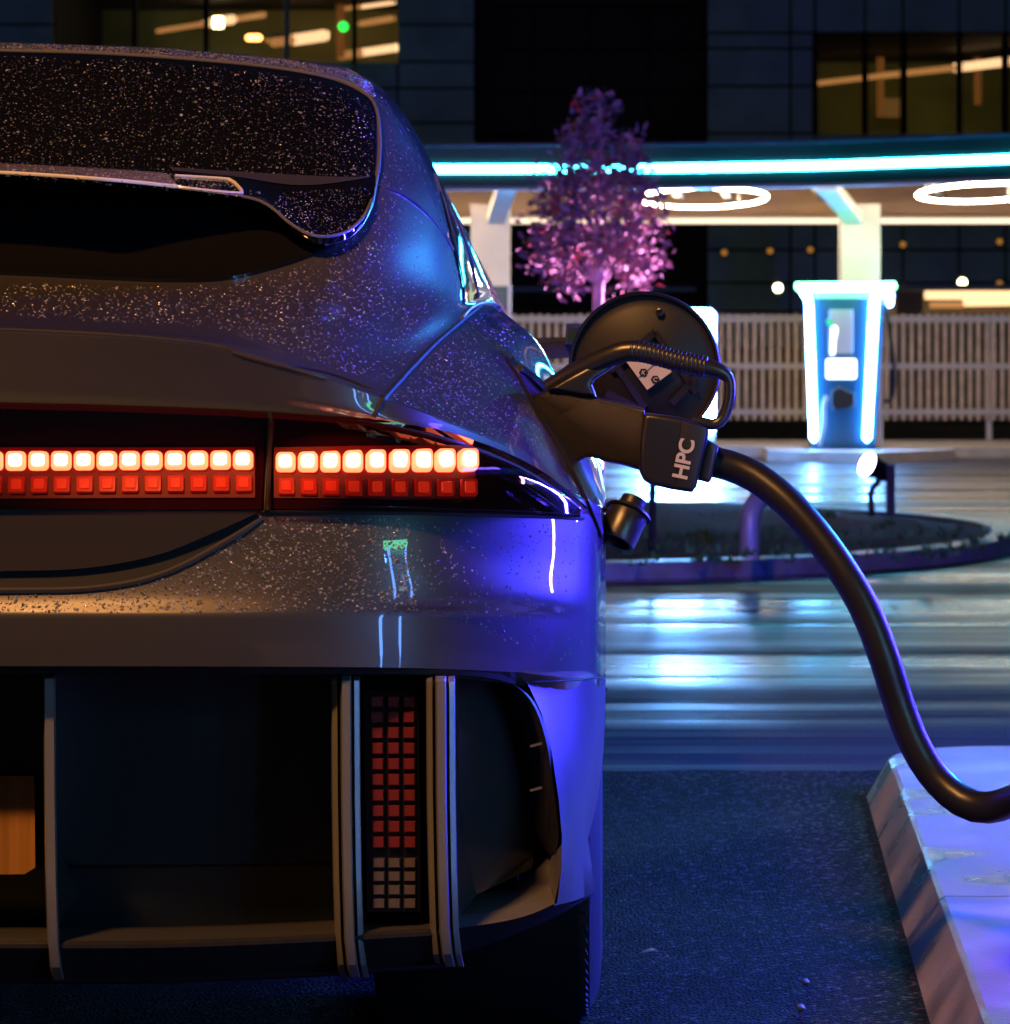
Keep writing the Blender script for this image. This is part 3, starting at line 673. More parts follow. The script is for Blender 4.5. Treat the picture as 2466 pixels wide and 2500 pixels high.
# inner structure so that nothing shows through, wheels
ib = MB(); ib.box((2 * XC + .1, 4.3, .22), (-.1, 8.5, .72)); ib.build('underbody', M['seam'], car, smooth=False)
def wheel(x_out, y, side):
    R, W = .34, .235; t = MB(); pr_ = [(-.02, .24), (0, .25), (.012, .31), (.03, .333), (.05, R)]
    g = [.05, .052, .052, .06, .06]
    prof_ = [(0, .245), (.004, .30), (.018, .328), (.040, R)]
    for k in range(4): x = .045 + k * .038; prof_ += [(x, R), (x + .028, R), (x + .030, R - .008), (x + .036, R - .008)]
    prof_ += [(W - .04, R), (W - .018, .328), (W - .004, .30), (W, .245), (W - .03, .22), (.03, .22), (0, .245)]
    t.lathe(prof_, (x_out, y, R), (-side, 0, 0), 72, cap=False)
    w = thing('wheel', (0, 0, 0), None, None); w.parent = car; w.location = Vector((x_out, y, R)) - car.location
    t.build('tyre', M['rubber'], w, auto=30)
    r = MB(); r.lathe([(.03, .22), (.01, .235), (.012, .215), (.05, .20), (.06, .06), (.03, .05), (.03, .001)], (x_out, y, R), (-side, 0, 0), 40, cap=False)
    for k in range(5):
        a = 2 * math.pi * k / 5; r.bar((x_out - side * .03, y + .05 * math.cos(a), R + .05 * math.sin(a)), (x_out - side * .02, y + .225 * math.cos(a), R + .225 * math.sin(a)), .06, .03, (1, 0, 0))
    r.build('rim', M['fin'], w, auto=30)
    tr = MB()
    for k in range(96):
        a = 2 * math.pi * k / 96
        for x0, x1 in ((.022, .05), (W - .05, W - .022)):
            c = Vector((x_out - side * (x0 + x1) / 2, y + (R + .001) * math.cos(a), R + (R + .001) * math.sin(a) ))
            tr.bar((x_out - side * x0, y + (R - .006) * math.cos(a), R + (R - .006) * math.sin(a)), (x_out - side * x1, y + (R + .001) * math.cos(a + .03), R + (R + .001) * math.sin(a + .03)), .012, .006, (0, math.cos(a), math.sin(a)))
    tr.build('tread_block', M['rubber'], w, smooth=False); return w
wheel(.012, 4.76, 1); wheel(2 * XC - .012, 4.76, -1); wheel(-.01, 7.7, 1); wheel(2 * XC + .01, 7.7, -1)
m_ = MB(); m_.lathe([(0, .37), (.28, .37), (.28, .01)], (-.02, 4.74, .36), (-1, 0, 0), 40, cap=False); m_.build('wheel_arch', M['seam'], car, mirror=True)

# --- raindrops
def drops(regions, name, parent):
    v, f = [], []
    for (poly, count, rmin, rmax, srf) in regions:
        xs = [p[0] for p in poly]; ys = [p[1] for p in poly]; made = tries = 0
        while made < count and tries < count * 8:
            tries += 1; x = random.uniform(min(xs), max(xs)); y = random.uniform(min(ys), max(ys)); ins = False; j = len(poly) - 1
            for i in range(len(poly)):
                if (poly[i][1] > y) != (poly[j][1] > y) and x < (poly[j][0] - poly[i][0]) * (y - poly[i][1]) / (poly[j][1] - poly[i][1]) + poly[i][0]: ins = not ins
                j = i
            if not ins: continue
            d = (P(x, y, 1) - CAM).normalized(); loc, n, idx, dist = srf.ray_cast(CAM, d)
            if loc is None: continue
            if n.dot(d) > 0: n = -n
            made += 1
            r = rmin + (rmax - rmin) * random.random() ** 3.2
            u = n.cross(Vector((.3, .2, .9))).normalized(); w = n.cross(u); b0 = len(v); k = 7
            for (hh, rr) in ((-.0004, 1.0), (r * .42, .72)):
                for a in range(k):
                    an = 2 * math.pi * a / k; v.append(loc + n * hh + (u * math.cos(an) + w * math.sin(an)) * (r * rr))
            v.append(loc + n * (r * .62))
            for a in range(k):
                a2 = (a + 1) % k; f.append((b0 + a, b0 + a2, b0 + k + a2, b0 + k + a)); f.append((b0 + k + a, b0 + k + a2, b0 + 2 * k))
    o = obj(name, v, f, M['drop'], parent, True); o['kind'] = 'stuff'; return o
def bvh_of(o):
    mw = Matrix.Translation(sum([q.location for q in chain(o)], Vector((0, 0, 0))))
    return BVHTree.FromPolygons([tuple(mw @ v.co) for v in o.data.vertices], [tuple(p.vertices) for p in o.data.polygons])
def chain(o):
    out = []
    while o is not None: out.append(o); o = o.parent
    return out
lb_bvh = bvh_of(bpy.data.objects['wing_ledge']); gb = bvh_of(glass); wb = bvh_of(wing); bb = bvh
drops([(WT + WB[::-1], 5600, .0006, .0017, gb), (WT + WB[::-1], 220, .0018, .0034, gb)], 'raindrops', glass)
drops([([(690, 470), (900, 455), (905, 480), (880, 540), (838, 580), (770, 588), (710, 555), (660, 512)], 520, .0006, .0014, wb),
       ([(430, 424), (600, 434), (760, 443), (900, 446), (760, 464), (600, 462), (480, 446)], 900, .0006, .0014, lb_bvh),
       ([(0, 402), (400, 424), (560, 440), (640, 470), (560, 480), (300, 455), (0, 435)], 260, .0014, .0034, wb)], 'raindrops', wing)
drops([([(0, 104), (400, 118), (700, 145), (850, 172), (905, 200), (920, 240), (850, 205), (770, 188), (600, 164), (300, 140), (0, 130)], 6000, .0008, .0020, bb),
       ([(930, 230), (985, 290), (1060, 440), (1120, 600), (1160, 720), (1130, 745), (940, 940), (700, 860), (760, 640), (900, 540), (926, 400)], 2600, .0006, .0017, bb),
       ([(0, 690), (430, 700), (560, 694), (680, 665), (760, 640), (700, 850), (520, 800), (0, 770)], 1300, .0007, .0022, bb),
       ([(1180, 755), (1290, 830), (1350, 920), (1300, 930), (1240, 870), (1290, 985), (1380, 1140), (1240, 1090), (950, 970), (1060, 860)], 1700, .0006, .0017, bb),
       ([(0, 1455), (250, 1448), (420, 1405), (650, 1268), (1000, 1262), (1020, 1495), (0, 1495)], 3000, .0007, .0024, bb),
       ([(670, 1015), (900, 1045), (1180, 1135), (1330, 1220), (1150, 1240), (1150, 1100), (670, 1090)], 260, .0010, .0020, bb),
       ([(1000, 1270), (1460, 1280), (1460, 1640), (1000, 1490)], 420, .0010, .0020, bb)], 'raindrops', body)

# ------------------------------------------------------------------ the charging plug and its cable
plug = thing('charging_plug', P(1500, 1090, 4.5), 'black fast charging plug lettered HPC on a thick cable, pushed into the car', 'charging plug')
def prism(name, pts, Y0, th, m, parent, bev=.006, seg=3, taper=None):
    bm = bmesh.new(); a = [bm.verts.new(P(x, y, Y0 + (taper(x) if taper else 0))) for x, y in pts]
    b = [bm.verts.new(P(x, y, Y0 + (taper(x) if taper else 0)) + Vector((0, th, 0))) for x, y in pts]
    n = len(pts); f1 = bm.faces.new(a); f2 = bm.faces.new(b[::-1])
    for i in range(n): bm.faces.new((a[i], b[i], b[(i + 1) % n], a[(i + 1) % n]))
    bmesh.ops.recalc_face_normals(bm, faces=bm.faces)
    es = [e for e in bm.edges if any(f in (f1, f2) for f in e.link_faces)]
    bmesh.ops.bevel(bm, geom=es, offset=bev, segments=seg, affect='EDGES', profile=.6, clamp_overlap=True)
    bm.verts.index_update(); v = [x.co.copy() for x in bm.verts]; f = [tuple(q.index for q in x.verts) for x in bm.faces]; bm.free()
    return obj(name, v, f, m, parent, True, False, 35)
prism('plug_body', [(1295, 975), (1318, 958), (1339, 949), (1395, 958), (1457, 971), (1520, 985), (1575, 1000), (1574, 1150), (1560, 1148), (1520, 1136), (1478, 1128), (1448, 1117), (1430, 1118), (1412, 1127), (1390, 1141), (1343, 1058)], 4.47, .075, M['plastic'], plug, .012, 4, lambda x: .10 * (1575 - x) / 280)
prism('plug_housing', [(1572, 1016), (1582, 1010), (1662, 1020), (1722, 1042), (1732, 1050), (1728, 1075), (1701, 1190), (1690, 1203), (1640, 1196), (1590, 1184), (1572, 1174), (1561, 1152), (1564, 1080)], 4.445, .10, M['plastic'], plug, .010, 4)
prism('label_band', [(1664, 1026), (1722, 1045), (1724, 1060), (1696, 1188), (1688, 1195), (1648, 1188)], 4.4425, .012, mat('band_plastic', (.022, .02, .019), .42), plug, .003, 2)
prism('collar', [(1724, 1072), (1755, 1089), (1751, 1110), (1738, 1172), (1730, 1179), (1700, 1172)], 4.455, .07, M['plastic'], plug, .012, 4)
prism('handle_web', [(1338, 950), (1410, 908), (1500, 860), (1530, 876), (1452, 928), (1446, 940), (1458, 970), (1400, 962)], 4.51, .030, M['plastic'], plug, .010, 4)
hp = [(1338, 946, 4.545), (1410, 905, 4.53), (1500, 866, 4.51), (1540, 857, 4.505), (1580, 861, 4.50), (1660, 882, 4.495), (1745, 902, 4.49), (1776, 920, 4.49), (1782, 950, 4.49), (1778, 985, 4.49), (1764, 1022, 4.49), (1742, 1037, 4.49), (1720, 1032, 4.49), (1690, 1028, 4.49)]
pts = spline([P(*q) for q in hp], 70); rad = []
for k in range(70):
    s = k / 69; rad.append((.0115 + .003 * min(1, s / .2)) if s < .62 else max(.0078, .0145 - .0067 * (s - .62) / .12))
m_ = MB(); m_.tube(pts, rad, 16); handle = m_.build('handle', M['plastic'], plug)
m_ = MB()
for k in range(18):
    i = 25.0 + k * 1.08; i0 = int(i); c = pts[i0].lerp(pts[i0 + 1], i - i0); t = (pts[i0 + 1] - pts[i0]).normalized()
    m_.lathe([(-.0028, .0135), (-.0018, .0148), (0, .0154), (.0018, .0148), (.0028, .0135)], c, t, 16, cap=False)
m_.build('grip', M['plastic'], plug)
r_ = (P(1692, 1040, 4.44) - P(1667, 1158, 4.44)).normalized(); u_ = r_.cross(Vector((0, 1, 0))) ; u_ = Vector((-r_.z, 0, r_.x))
text('HPC', 'lettering', M['white_print'], plug, P(1671, 1121, 4.4405), r_, u_, .0285, .0, .03)
cp = [(1745, 1128, 4.49), (1790, 1140, 4.49), (1850, 1168, 4.48), (1925, 1228, 4.46), (2000, 1312, 4.44), (2070, 1412, 4.42), (2118, 1500, 4.41), (2160, 1610, 4.40), (2195, 1720, 4.40), (2232, 1815, 4.39), (2280, 1893, 4.38), (2340, 1950, 4.36), (2400, 1972, 4.34), (2470, 1955, 4.31), (2560, 1895, 4.27), (2720, 1740, 4.45), (2950, 1480, 5.0), (3180, 1240, 5.6), (4000, 1120, 6.1)]
m_ = MB(); m_.tube(spline([P(*q) for q in cp], 160), .0213, 24); m_.build('cable', M['cable'], plug)

# ------------------------------------------------------------------ ground
def sheet(name, pts, z, m):
    return tag(obj(name, [(x, y, z) for x, y in pts], [tuple(range(len(pts)))], m, None, False), kind='structure')
sheet('road', [(-150, -60), (150, -60), (150, 250), (-150, 250)], 0, M['road'])
sheet('parking_bay', [(-12, -30), (12, -30)] + [(12 - .12 * k, 7.46 + .17 * k / 200 + random.uniform(-.035, .035)) for k in range(201)], .004, M['bay'])
# pavement slab on the right with battered kerb stones
def slab(name, y0, y1, end):
    X0 = lambda Y: .4765 + .046 * (Y - 4.677)
    bot = [(X0(y0), y0)]
    if end:
        bot.append((X0(6.75), 6.75))
        for k in range(1, 9):
            a = math.pi / 2 * k / 8; cx, cy = X0(6.95) + .30, 7.02; bot.append((cx - .30 * math.cos(a), cy + .30 * math.sin(a)))
        bot += [(2.2, 7.34), (4.5, 7.36)]
    else: bot.append((X0(y1), y1))
    bot += [(4.5, y0)] if end else [(4.5, y1), (4.5, y0)]
    h = .091; n = len(bot); c = Vector((3, (y0 + y1) / 2))
    def ins(k, d):
        x, y = bot[k]
        if x >= 4.4 or (not end and k in (1,)): return (x + (d if x < 4.4 else 0), y)
        if k == 0: return (x + d, y)
        if end and 1 < k < n - 1:
            cx, cy = X0(6.95) + .30, 7.02; v = Vector((x - cx, y - cy))
            if x < cx: v = v * (1 - d / .30); return (cx + v.x, cy + v.y)
            return (x, y - d)
        return (x + d, y)
    V_ = [(x, y, 0) for x, y in bot] + [(*ins(k, .050), h - .006) for k in range(n)] + [(*ins(k, .058), h) for k in range(n)]
    F_ = [(i, (i + 1) % n, n + (i + 1) % n, n + i) for i in range(n)] + [(n + i, n + (i + 1) % n, 2 * n + (i + 1) % n, 2 * n + i) for i in range(n)] + [tuple(range(2 * n, 3 * n))]
    return tag(obj(name, V_, F_, M['kerb'], None, False), kind='structure')
slab('kerb', 5.236, 7.34, True); slab('kerb', 3.9, 5.230, False); slab('kerb', -2, 3.894, False)

# planted island in the road
def island(cx, cy, a, b, name, m, z0, z1, n=72, inset=0):
    v = [(cx + a * math.cos(2 * math.pi * k / n), cy + b * math.sin(2 * math.pi * k / n), z0) for k in range(n)]
    v += [(cx + (a - .01) * math.cos(2 * math.pi * k / n), cy + (b - .01) * math.sin(2 * math.pi * k / n), z1) for k in range(n)]
    if inset:
        v += [(cx + (a - inset) * math.cos(2 * math.pi * k / n), cy + (b - inset) * math.sin(2 * math.pi * k / n), z1) for k in range(n)]
        v += [(cx + (a - inset) * math.cos(2 * math.pi * k / n), cy + (b - inset) * math.sin(2 * math.pi * k / n), z0) for k in range(n)]
    f = [(i, (i + 1) % n, n + (i + 1) % n, n + i) for i in range(n)]
    if inset:
        f += [(r * n + i, r * n + (i + 1) % n, (r + 1) * n + (i + 1) % n, (r + 1) * n + i) for r in (1, 2) for i in range(n)]
    else: f.append(tuple(range(n, 2 * n)))
    return tag(obj(name, v, f, m, None, True, False, 35), kind='structure')
ICX, ICY, IA, IB = -.55, 17.1, 2.78, 3.15
island(ICX, ICY, IA, IB, 'kerb', mat('island_kerb_concrete', (.17, .18, .19), .4, var=.3, vscale=7, bump=.004, bscale=30), -.02, .075, inset=.17)
# soil: a heap with an uneven top
n = 40; sv, sf = [], []
for i in range(11):
    for k in range(n):
        r = i / 10; an = 2 * math.pi * k / n
        sv.append((ICX + (IA - .172) * r * math.cos(an), ICY + (IB - .172) * r * math.sin(an), .05 + .11 * (1 - r ** 3) + (random.uniform(-.012, .016) if 0 < i < 10 else 0)))
for i in range(10):
    for k in range(n): sf.append((i * n + k, i * n + (k + 1) % n, (i + 1) * n + (k + 1) % n, (i + 1) * n + k))
tag(obj('soil', sv, sf, M['soil'], None, True), kind='structure')
# ground cover sprigs
gv, gf = [], []
for (px, py, k) in [(1748, 1372, 14), (1560, 1380, 6), (1990, 1375, 6), (2340, 1345, 10), (2290, 1355, 9), (2190, 1365, 9), (2380, 1325, 12), (2440, 1318, 10), (2020, 1262, 14), (1740, 1265, 8), (2160, 1280, 8)] + [(random.uniform(1500, 2440), random.uniform(1290, 1375), 3) for _ in range(110)]:
    c = G(px, py, .13)
    for _ in range(k):
        a = random.uniform(0, 6.28); h = random.uniform(.015, .05); d = Vector((math.cos(a), math.sin(a), 0)); p = c + d * random.uniform(0, .07); b0 = len(gv)
        s = d.cross(Vector((0, 0, 1))) * .012; gv += [p - s, p + s, p + d * .03 + Vector((0, 0, h))]; gf.append((b0, b0 + 1, b0 + 2))
tag(obj('ground_cover', gv, gf, M['sprig'], None, False), 'low green sprigs growing out of the dark planted bed', kind='stuff')

# ------------------------------------------------------------------ things in the island
hoop = MB(); b0 = G(1830, 1362, .10); e = b0 + Vector((.42, 2.0, 0))
zt = .42; pth = [b0, b0 + Vector((0, 0, .13)), b0 + Vector((.01, .02, .20)), b0 + Vector((.045, .10, .245)), b0 + Vector((.10, .3, .26)), b0 + Vector((.17, .62, .26))]
hoop.tube(spline(pth, 40), .043, 16)
tag(hoop.build('guard_hoop', M['steel'], loc=b0), 'pale bent steel guard pipe rising from the planted bed behind the cable', 'guard rail')
st_ = MB(); s0 = G(1592, 1345, .10); st_.tube([s0, s0 + Vector((.002, 0, .3)), s0 + Vector((-.004, 0, .62)), s0 + Vector((0, 0, .95))], .017, 8)
tag(st_.build('tree_stake', M['seam'], loc=s0), 'thin dark post standing in the planted bed below the charging plug', 'stake')
def spotlight(base, aim, label):
    t = thing('ground_spotlight', base, label, 'spotlight', 'spotlights in the planted bed')
    c = base + Vector((0, 0, .26)); d = (aim - c).normalized()
    h = MB(); h.lathe([(-.13, .03), (-.12, .045), (-.02, .058), (.03, .072), (.04, .072), (.032, .066)], c, d, 24); h.build('housing', M['seam'], t)
    l = MB(); l.lathe([(.033, .067), (.036, .001)], c, d, 24, cap=False); l.build('lens', M['spot'], t)
    s = MB(); s.tube([base, base + Vector((0, .06, .12)), c - d * .09], .018, 8); s.box(tuple(base + Vector((.08, -.02, 0))), tuple(base + Vector((.125, .05, .27)))); s.build('bracket', M['black'], t, auto=30)
    li = bpy.data.lights.new('spotlight', 'SPOT'); li.energy = 2600; li.color = (1, .36, .86); li.spot_size = math.radians(46); li.spot_blend = .6; li.shadow_soft_size = .05
    lo = bpy.data.objects.new('lamp', li); COL.objects.link(lo); lo.parent = t; lo.location = (c + d * .06) - base; lo.rotation_euler = d.to_track_quat('-Z', 'Y').to_euler(); return t
TY = 16.6; tb = Vector((XZ(1458, TY), TY, .10))
spotlight(Vector((XZ(2128, 17.6), 17.6, .11)), tb + Vector((0, 0, .95)), 'bright tilted spotlight glowing pink and white at the edge of the planted bed')
# the small tree
tree = thing('young_tree', tb, 'small leafy tree lit pink from below in the planted bed', 'tree')
zc = lambda py: ZY(py, TY)
tk = MB(); top = Vector((XZ(1462, TY), TY, zc(690)))
tk.tube(spline([tb, tb + Vector((.005, 0, .6)), Vector((XZ(1460, TY), TY, zc(760))), top], 14), [.032 - .004 * k / 13 for k in range(14)], 12)
limbs = []
for (x, y, dy, r) in ((1425, 640, .05, .018), (1400, 560, .1, .012), (1500, 640, -.03, .016), (1555, 610, .1, .011), (1440, 540, -.12, .014), (1470, 420, .03, .012), (1455, 300, 0, .009), (1380, 610, -.1, .009), (1340, 640, .0, .007), (1520, 520, -.1, .010), (1320, 590, .12, .008), (1590, 600, -.06, .008), (1410, 460, -.12, .008), (1520, 400, .1, .007)):
    e = Vector((XZ(x, TY), TY + dy, zc(y))); a = top if y > 560 else Vector((XZ(1462, TY), TY, zc(600)))
    mid = a.lerp(e, .5) + Vector((0, dy * .2, .03)); tk.tube(spline([a + Vector((0, 0, -.03)), mid, e], 8), [r * (1 - .7 * k / 7) for k in range(8)], 7); limbs.append((a, e))
tk.tube(spline([top, Vector((XZ(1458, TY), TY, zc(560))), Vector((XZ(1466, TY), TY, zc(400))), Vector((XZ(1462, TY), TY, zc(250)))], 12), [.024 - .0018 * k for k in range(12)], 8)
tk.build('trunk', M['bark'], tree)
lv, lf = [], []
def halfw(py):
    pr = [(225, 8), (260, 32), (300, 64), (350, 92), (400, 114), (450, 132), (500, 148), (550, 165), (600, 172), (640, 165), (680, 130), (715, 60)]
    for (a, b), (c, d) in zip(pr, pr[1:]):
        if a <= py <= c: return b + (d - b) * (py - a) / (c - a)
    return 0
clumps = []
while len(clumps) < 210:
    py = random.uniform(228, 712); w = halfw(py) * TY / F
    if random.random() > w / .37: continue
    a = random.uniform(0, 6.28); rr = w * random.random() ** .42
    x, y = rr * math.cos(a), rr * math.sin(a)
    if py > 640 and abs(x + .02) < .10: continue
    clumps.append(Vector((XZ(1455, TY) + x, TY + y * .9, zc(py))))
for c in clumps:
    for _ in range(random.randint(14, 24)):
        p = c + Vector((random.gauss(0, .045), random.gauss(0, .045), random.gauss(0, .038)))
        d = Vector((random.gauss(0, 1), random.gauss(0, 1), random.gauss(-.1, .7))).normalized(); u = d.cross(Vector((random.gauss(0, 1), random.gauss(0, 1), random.gauss(0, 1)))).normalized()
        n_ = d.cross(u); L_ = random.uniform(.017, .034); W_ = L_ * .38; b0 = len(lv)
        lv += [p - d * L_, p - d * L_ * .1 + u * W_ + n_ * .004, p + d * L_ * .6 + u * W_ * .7, p + d * L_, p + d * L_ * .6 - u * W_ * .7, p - d * L_ * .1 - u * W_ + n_ * .004]
        lf.append((b0, b0 + 1, b0 + 2, b0 + 3, b0 + 4, b0 + 5))
obj('crown', lv, lf, M['leaf'], tree, False)

# ------------------------------------------------------------------ far kerb, lawn, chargers, fence
sheet('lawn', [(-60, 34.2), (60, 34.2), (60, 58), (-60, 58)], .03, M['grass'])
def strip(name, pts, z, m):
    n = len(pts); v = [(x, y, -.01) for x, y in pts] + [(x, y, z) for x, y in pts]
    return tag(obj(name, v, [(i, (i + 1) % n, n + (i + 1) % n, n + i) for i in range(n)] + [tuple(range(n, 2 * n))], m, None, False), kind='structure')
strip('kerb', [(-40, 31.6), (XZ(1872, 31), 31.6), (XZ(1878, 30), 30.2), (XZ(2140, 29.6), 29.6), (XZ(2330, 30.5), 30.6), (XZ(2340, 31), 31.4), (40, 31.6), (40, 34.2), (-40, 34.2)], .10, M['kerb_far'])
def rounded(pts_px, Y, th, bev, name, m, parent, seg=2):
    return prism(name, pts_px, Y, th, m, parent, bev, seg)
CY_ = 30.6
ch = thing('charging_station', Vector((XZ(2053, CY_), CY_ + .2, .10)), 'teal charging station outlined by glowing white and green light bars at the fence', 'charger')
prism('cabinet', [(1968, 704), (2160, 704), (2138, 1096), (1984, 1096)], CY_, .42, M['cabinet'], ch, .02, 2)
prism('light_bar', [(1953, 715), (1978, 712), (1984, 740), (1996, 1070), (1988, 1080), (1978, 1070), (1966, 735)], CY_ - .04, .05, M['led_white'], ch, .01, 2)
prism('light_bar', [(2130, 712), (2158, 712), (2146, 735), (2127, 1070), (2117, 1080), (2108, 1070), (2124, 740)], CY_ - .04, .05, M['led_white'], ch, .01, 2)
prism('light_bar', [(1944, 690), (2186, 688), (2190, 700), (2180, 712), (1952, 713), (1942, 702)], CY_ - .10, .12, M['led_green'], ch, .01, 2)
prism('side_lamp', [(2160, 722), (2182, 716), (2180, 745), (2170, 750)], CY_ + .1, .05, M['led_white'], ch, .005, 1)
prism('header', [(1988, 716), (2122, 716), (2120, 729), (1990, 729)], CY_ - .012, .02, mat('header_panel', (.45, .5, .42), .4), ch, .003, 1)
prism('info_panel', [(2024, 756), (2083, 756), (2083, 864), (2024, 864)], CY_ - .012, .02, M['grey_panel'], ch, .004, 1)
prism('sign_stroke', [(2030, 800), (2036, 794), (2044, 798), (2045, 808), (2040, 830), (2038, 866), (2027, 866), (2029, 830)], CY_ - .022, .012, M['screen'], ch, .002, 1)
prism('sign_tip', [(2018, 780), (2026, 779), (2038, 792), (2034, 799), (2024, 796), (2017, 788)], CY_ - .022, .012, mat('green_glow', (0, 0, 0), .5, emit=(.03, .9, .40), estr=1.0), ch, .002, 1)
prism('screen', [(2017, 880), (2021, 876), (2087, 876), (2091, 880), (2091, 921), (2087, 925), (2021, 925), (2017, 921)], CY_ - .02, .03, M['screen'], ch, .003, 1)
prism('plug_holster', [(2030, 955), (2050, 942), (2072, 955), (2088, 960), (2088, 990), (2072, 1000), (2035, 1000), (2028, 985)], CY_ - .07, .09, M['black'], ch, .01, 1)
prism('base_plate', [(1970, 1094), (2150, 1094), (2152, 1102), (1968, 1102)], CY_ - .08, .6, M['seam'], ch, .004, 1)
m_ = MB(); m_.tube(spline([P(2020, 968, CY_ - .08), P(2012, 990, CY_ - .1), P(2010, 1040, CY_ - .12), P(2000, 1088, CY_ - .14)], 16), .022, 8); m_.build('hose', M['steel'], ch)
m_ = MB(); m_.tube(spline([P(2160, 740, CY_ + .2), P(2178, 850, CY_ + .1), P(2184, 930, CY_ + .1), P(2176, 975, CY_ + .15), P(2160, 980, CY_ + .2)], 20), .02, 8); m_.build('hose', M['cable'], ch)
m_ = MB(); m_.box((XZ(2153, CY_), CY_ + .3, .10), (XZ(2162, CY_), CY_ + .36, 1.45)); m_.build('side_post', M['rail'], ch, smooth=False)

DY = 29.9
dt = thing('display_totem', Vector((XZ(1660, DY), DY + .15, .10)), 'white glowing display board with rounded corners half hidden behind the charge flap', 'display')
prism('display_face', [(1578, 768), (1590, 756), (1734, 756), (1745, 768), (1745, 1045), (1735, 1056), (1590, 1056), (1578, 1045)], DY, .03, M['display'], dt, .006, 2)
prism('cabinet', [(1574, 764), (1588, 752), (1736, 752), (1749, 764), (1747, 1098), (1576, 1098)], DY + .031, .28, M['white'], dt, .02, 2)

# fence in sections
FY = 36.0
fence = thing('picket_fence', Vector((XZ(1860, FY), FY, .03)), 'long fence of pale timber pickets on three grey rails behind the chargers', 'fence')
x0, x1, pitch = XZ(700, FY), XZ(2760, FY), 20.35 * FY / F
nsec = 6
for s in range(nsec):
    a, b = x0 + (x1 - x0) * s / nsec, x0 + (x1 - x0) * (s + 1) / nsec; mb = MB(); x = a + pitch / 2
    while x < b:
        t_ = random.uniform(-.008, .008); w = 5.4 * FY / F
        zt, zb = ZY(766, FY) + t_, ZY(1026, FY) + t_ * .5
        mb.add([(x - w, FY, zb), (x + w, FY, zb), (x + w, FY, zt - .02), (x + w * .4, FY, zt), (x - w * .4, FY, zt), (x - w, FY, zt - .02)] + [(x - w, FY + .02, zb), (x + w, FY + .02, zb), (x + w, FY + .02, zt - .02), (x + w * .4, FY + .02, zt), (x - w * .4, FY + .02, zt), (x - w, FY + .02, zt - .02)],
               [(0, 1, 2, 3, 4, 5), (11, 10, 9, 8, 7, 6)] + [(i, 6 + i, 6 + (i + 1) % 6, (i + 1) % 6) for i in range(6)])
        x += pitch
    mb.build('picket_panel', M['picket'], fence, smooth=False)
    pm = MB(); pm.box((a - .03, FY + .06, .0), (a + .03, FY + .12, ZY(775, FY))); pm.build('post', M['rail'], fence, smooth=False)
for y, h in ((779, 8), (894, 7), (1006, 7)):
    mb = MB(); mb.box((x0, FY - .03, ZY(y + h, FY)), (x1, FY - .004, ZY(y - h, FY))); mb.build('rail', M['rail'], fence, smooth=False)
sg = thing('info_sign', Vector((XZ(1236, 31), 31, .1)), 'grey information board on two posts left of the pink tree', 'sign')
prism('board', [(1190, 698), (1240, 698), (1240, 765), (1190, 765)], 31, .03, mat('sign_face', (.10, .16, .17), .5, var=.3, vscale=9, stretch=(.2, 1, 6)), sg, .004, 1)
m_ = MB(); m_.box((XZ(1241, 31), 30.98, .1), (XZ(1248, 31), 31.04, ZY(694, 31))); m_.build('post', M['rail'], sg, smooth=False)
m_ = MB(); m_.box((XZ(1183, 31), 30.98, .1), (XZ(1189, 31), 31.04, ZY(694, 31))); m_.build('post', M['rail'], sg, smooth=False)

# ------------------------------------------------------------------ the canopy
can = thing('canopy', Vector((1.5, 31.5, .1)), 'long curved canopy with a timber underside and a bright cyan light line along its edge', 'canopy')
def frontY(px):
    q = [(-900, 27.6), (1065, 27.1), (1600, 27.0), (2000, 26.6), (2466, 25.7), (3000, 24.2), (3600, 22.0)]
    for (a, b), (c, d) in zip(q, q[1:]):
        if a <= px <= c: return b + (d - b) * (px - a) / (c - a)
    return 27
fx = [-900 + 60 * k for k in range(76)]; fr = [(XZ(p, frontY(p)), frontY(p)) for p in fx]
def zband(py): return ZY(py, 27.0)
def frontsurf(name, y_top, y_bot, out, m, back=.25):
    v = []
    for (x, y) in fr: v += [(x, y - out, zband(y_top)), (x, y - out, zband(y_bot)), (x, y + back, zband(y_bot)), (x, y + back, zband(y_top))]
    f = []
    for k in range(len(fr) - 1):
        for a in range(4): f.append((k * 4 + a, k * 4 + (a + 1) % 4, (k + 1) * 4 + (a + 1) % 4, (k + 1) * 4 + a))
    f.append((3, 2, 1, 0)); b_ = (len(fr) - 1) * 4; f.append((b_, b_ + 1, b_ + 2, b_ + 3))
    return obj(name, v, f, m, can, True, False, 30)
frontsurf('fascia', 358, 401, .0, M['fascia']); frontsurf('fascia_core', 359, 452, -.06, M['fascia']); frontsurf('light_line', 401.5, 421.5, .012, M['led_cyan'], .0); frontsurf('fascia', 422, 453, .0, M['fascia'])
frontsurf('roof_edge', 350, 357.6, .06, mat('roof_blue', (.08, .16, .30), .4), .3); frontsurf('soffit_trim', 453.5, 462, -.02, M['white'], .15)
v = []
for (x, y) in fr:
    for k, (Y, z) in enumerate(((y + .1, zband(452)), (y + 1.3, 2.64), (34.6, 2.82))): v.append((x * (1 + .05 * k), Y, z))
obj('soffit', v, [(3 * k + a_, 3 * k + a_ + 1, 3 * k + a_ + 4, 3 * k + a_ + 3) for k in range(len(fr) - 1) for a_ in (0, 1)], M['wood'], can, True, auto=20)
v = []
for (x, y) in fr: v += [(x, y + .1, zband(360)), (x * 1.1, 34.9, 3.0)]
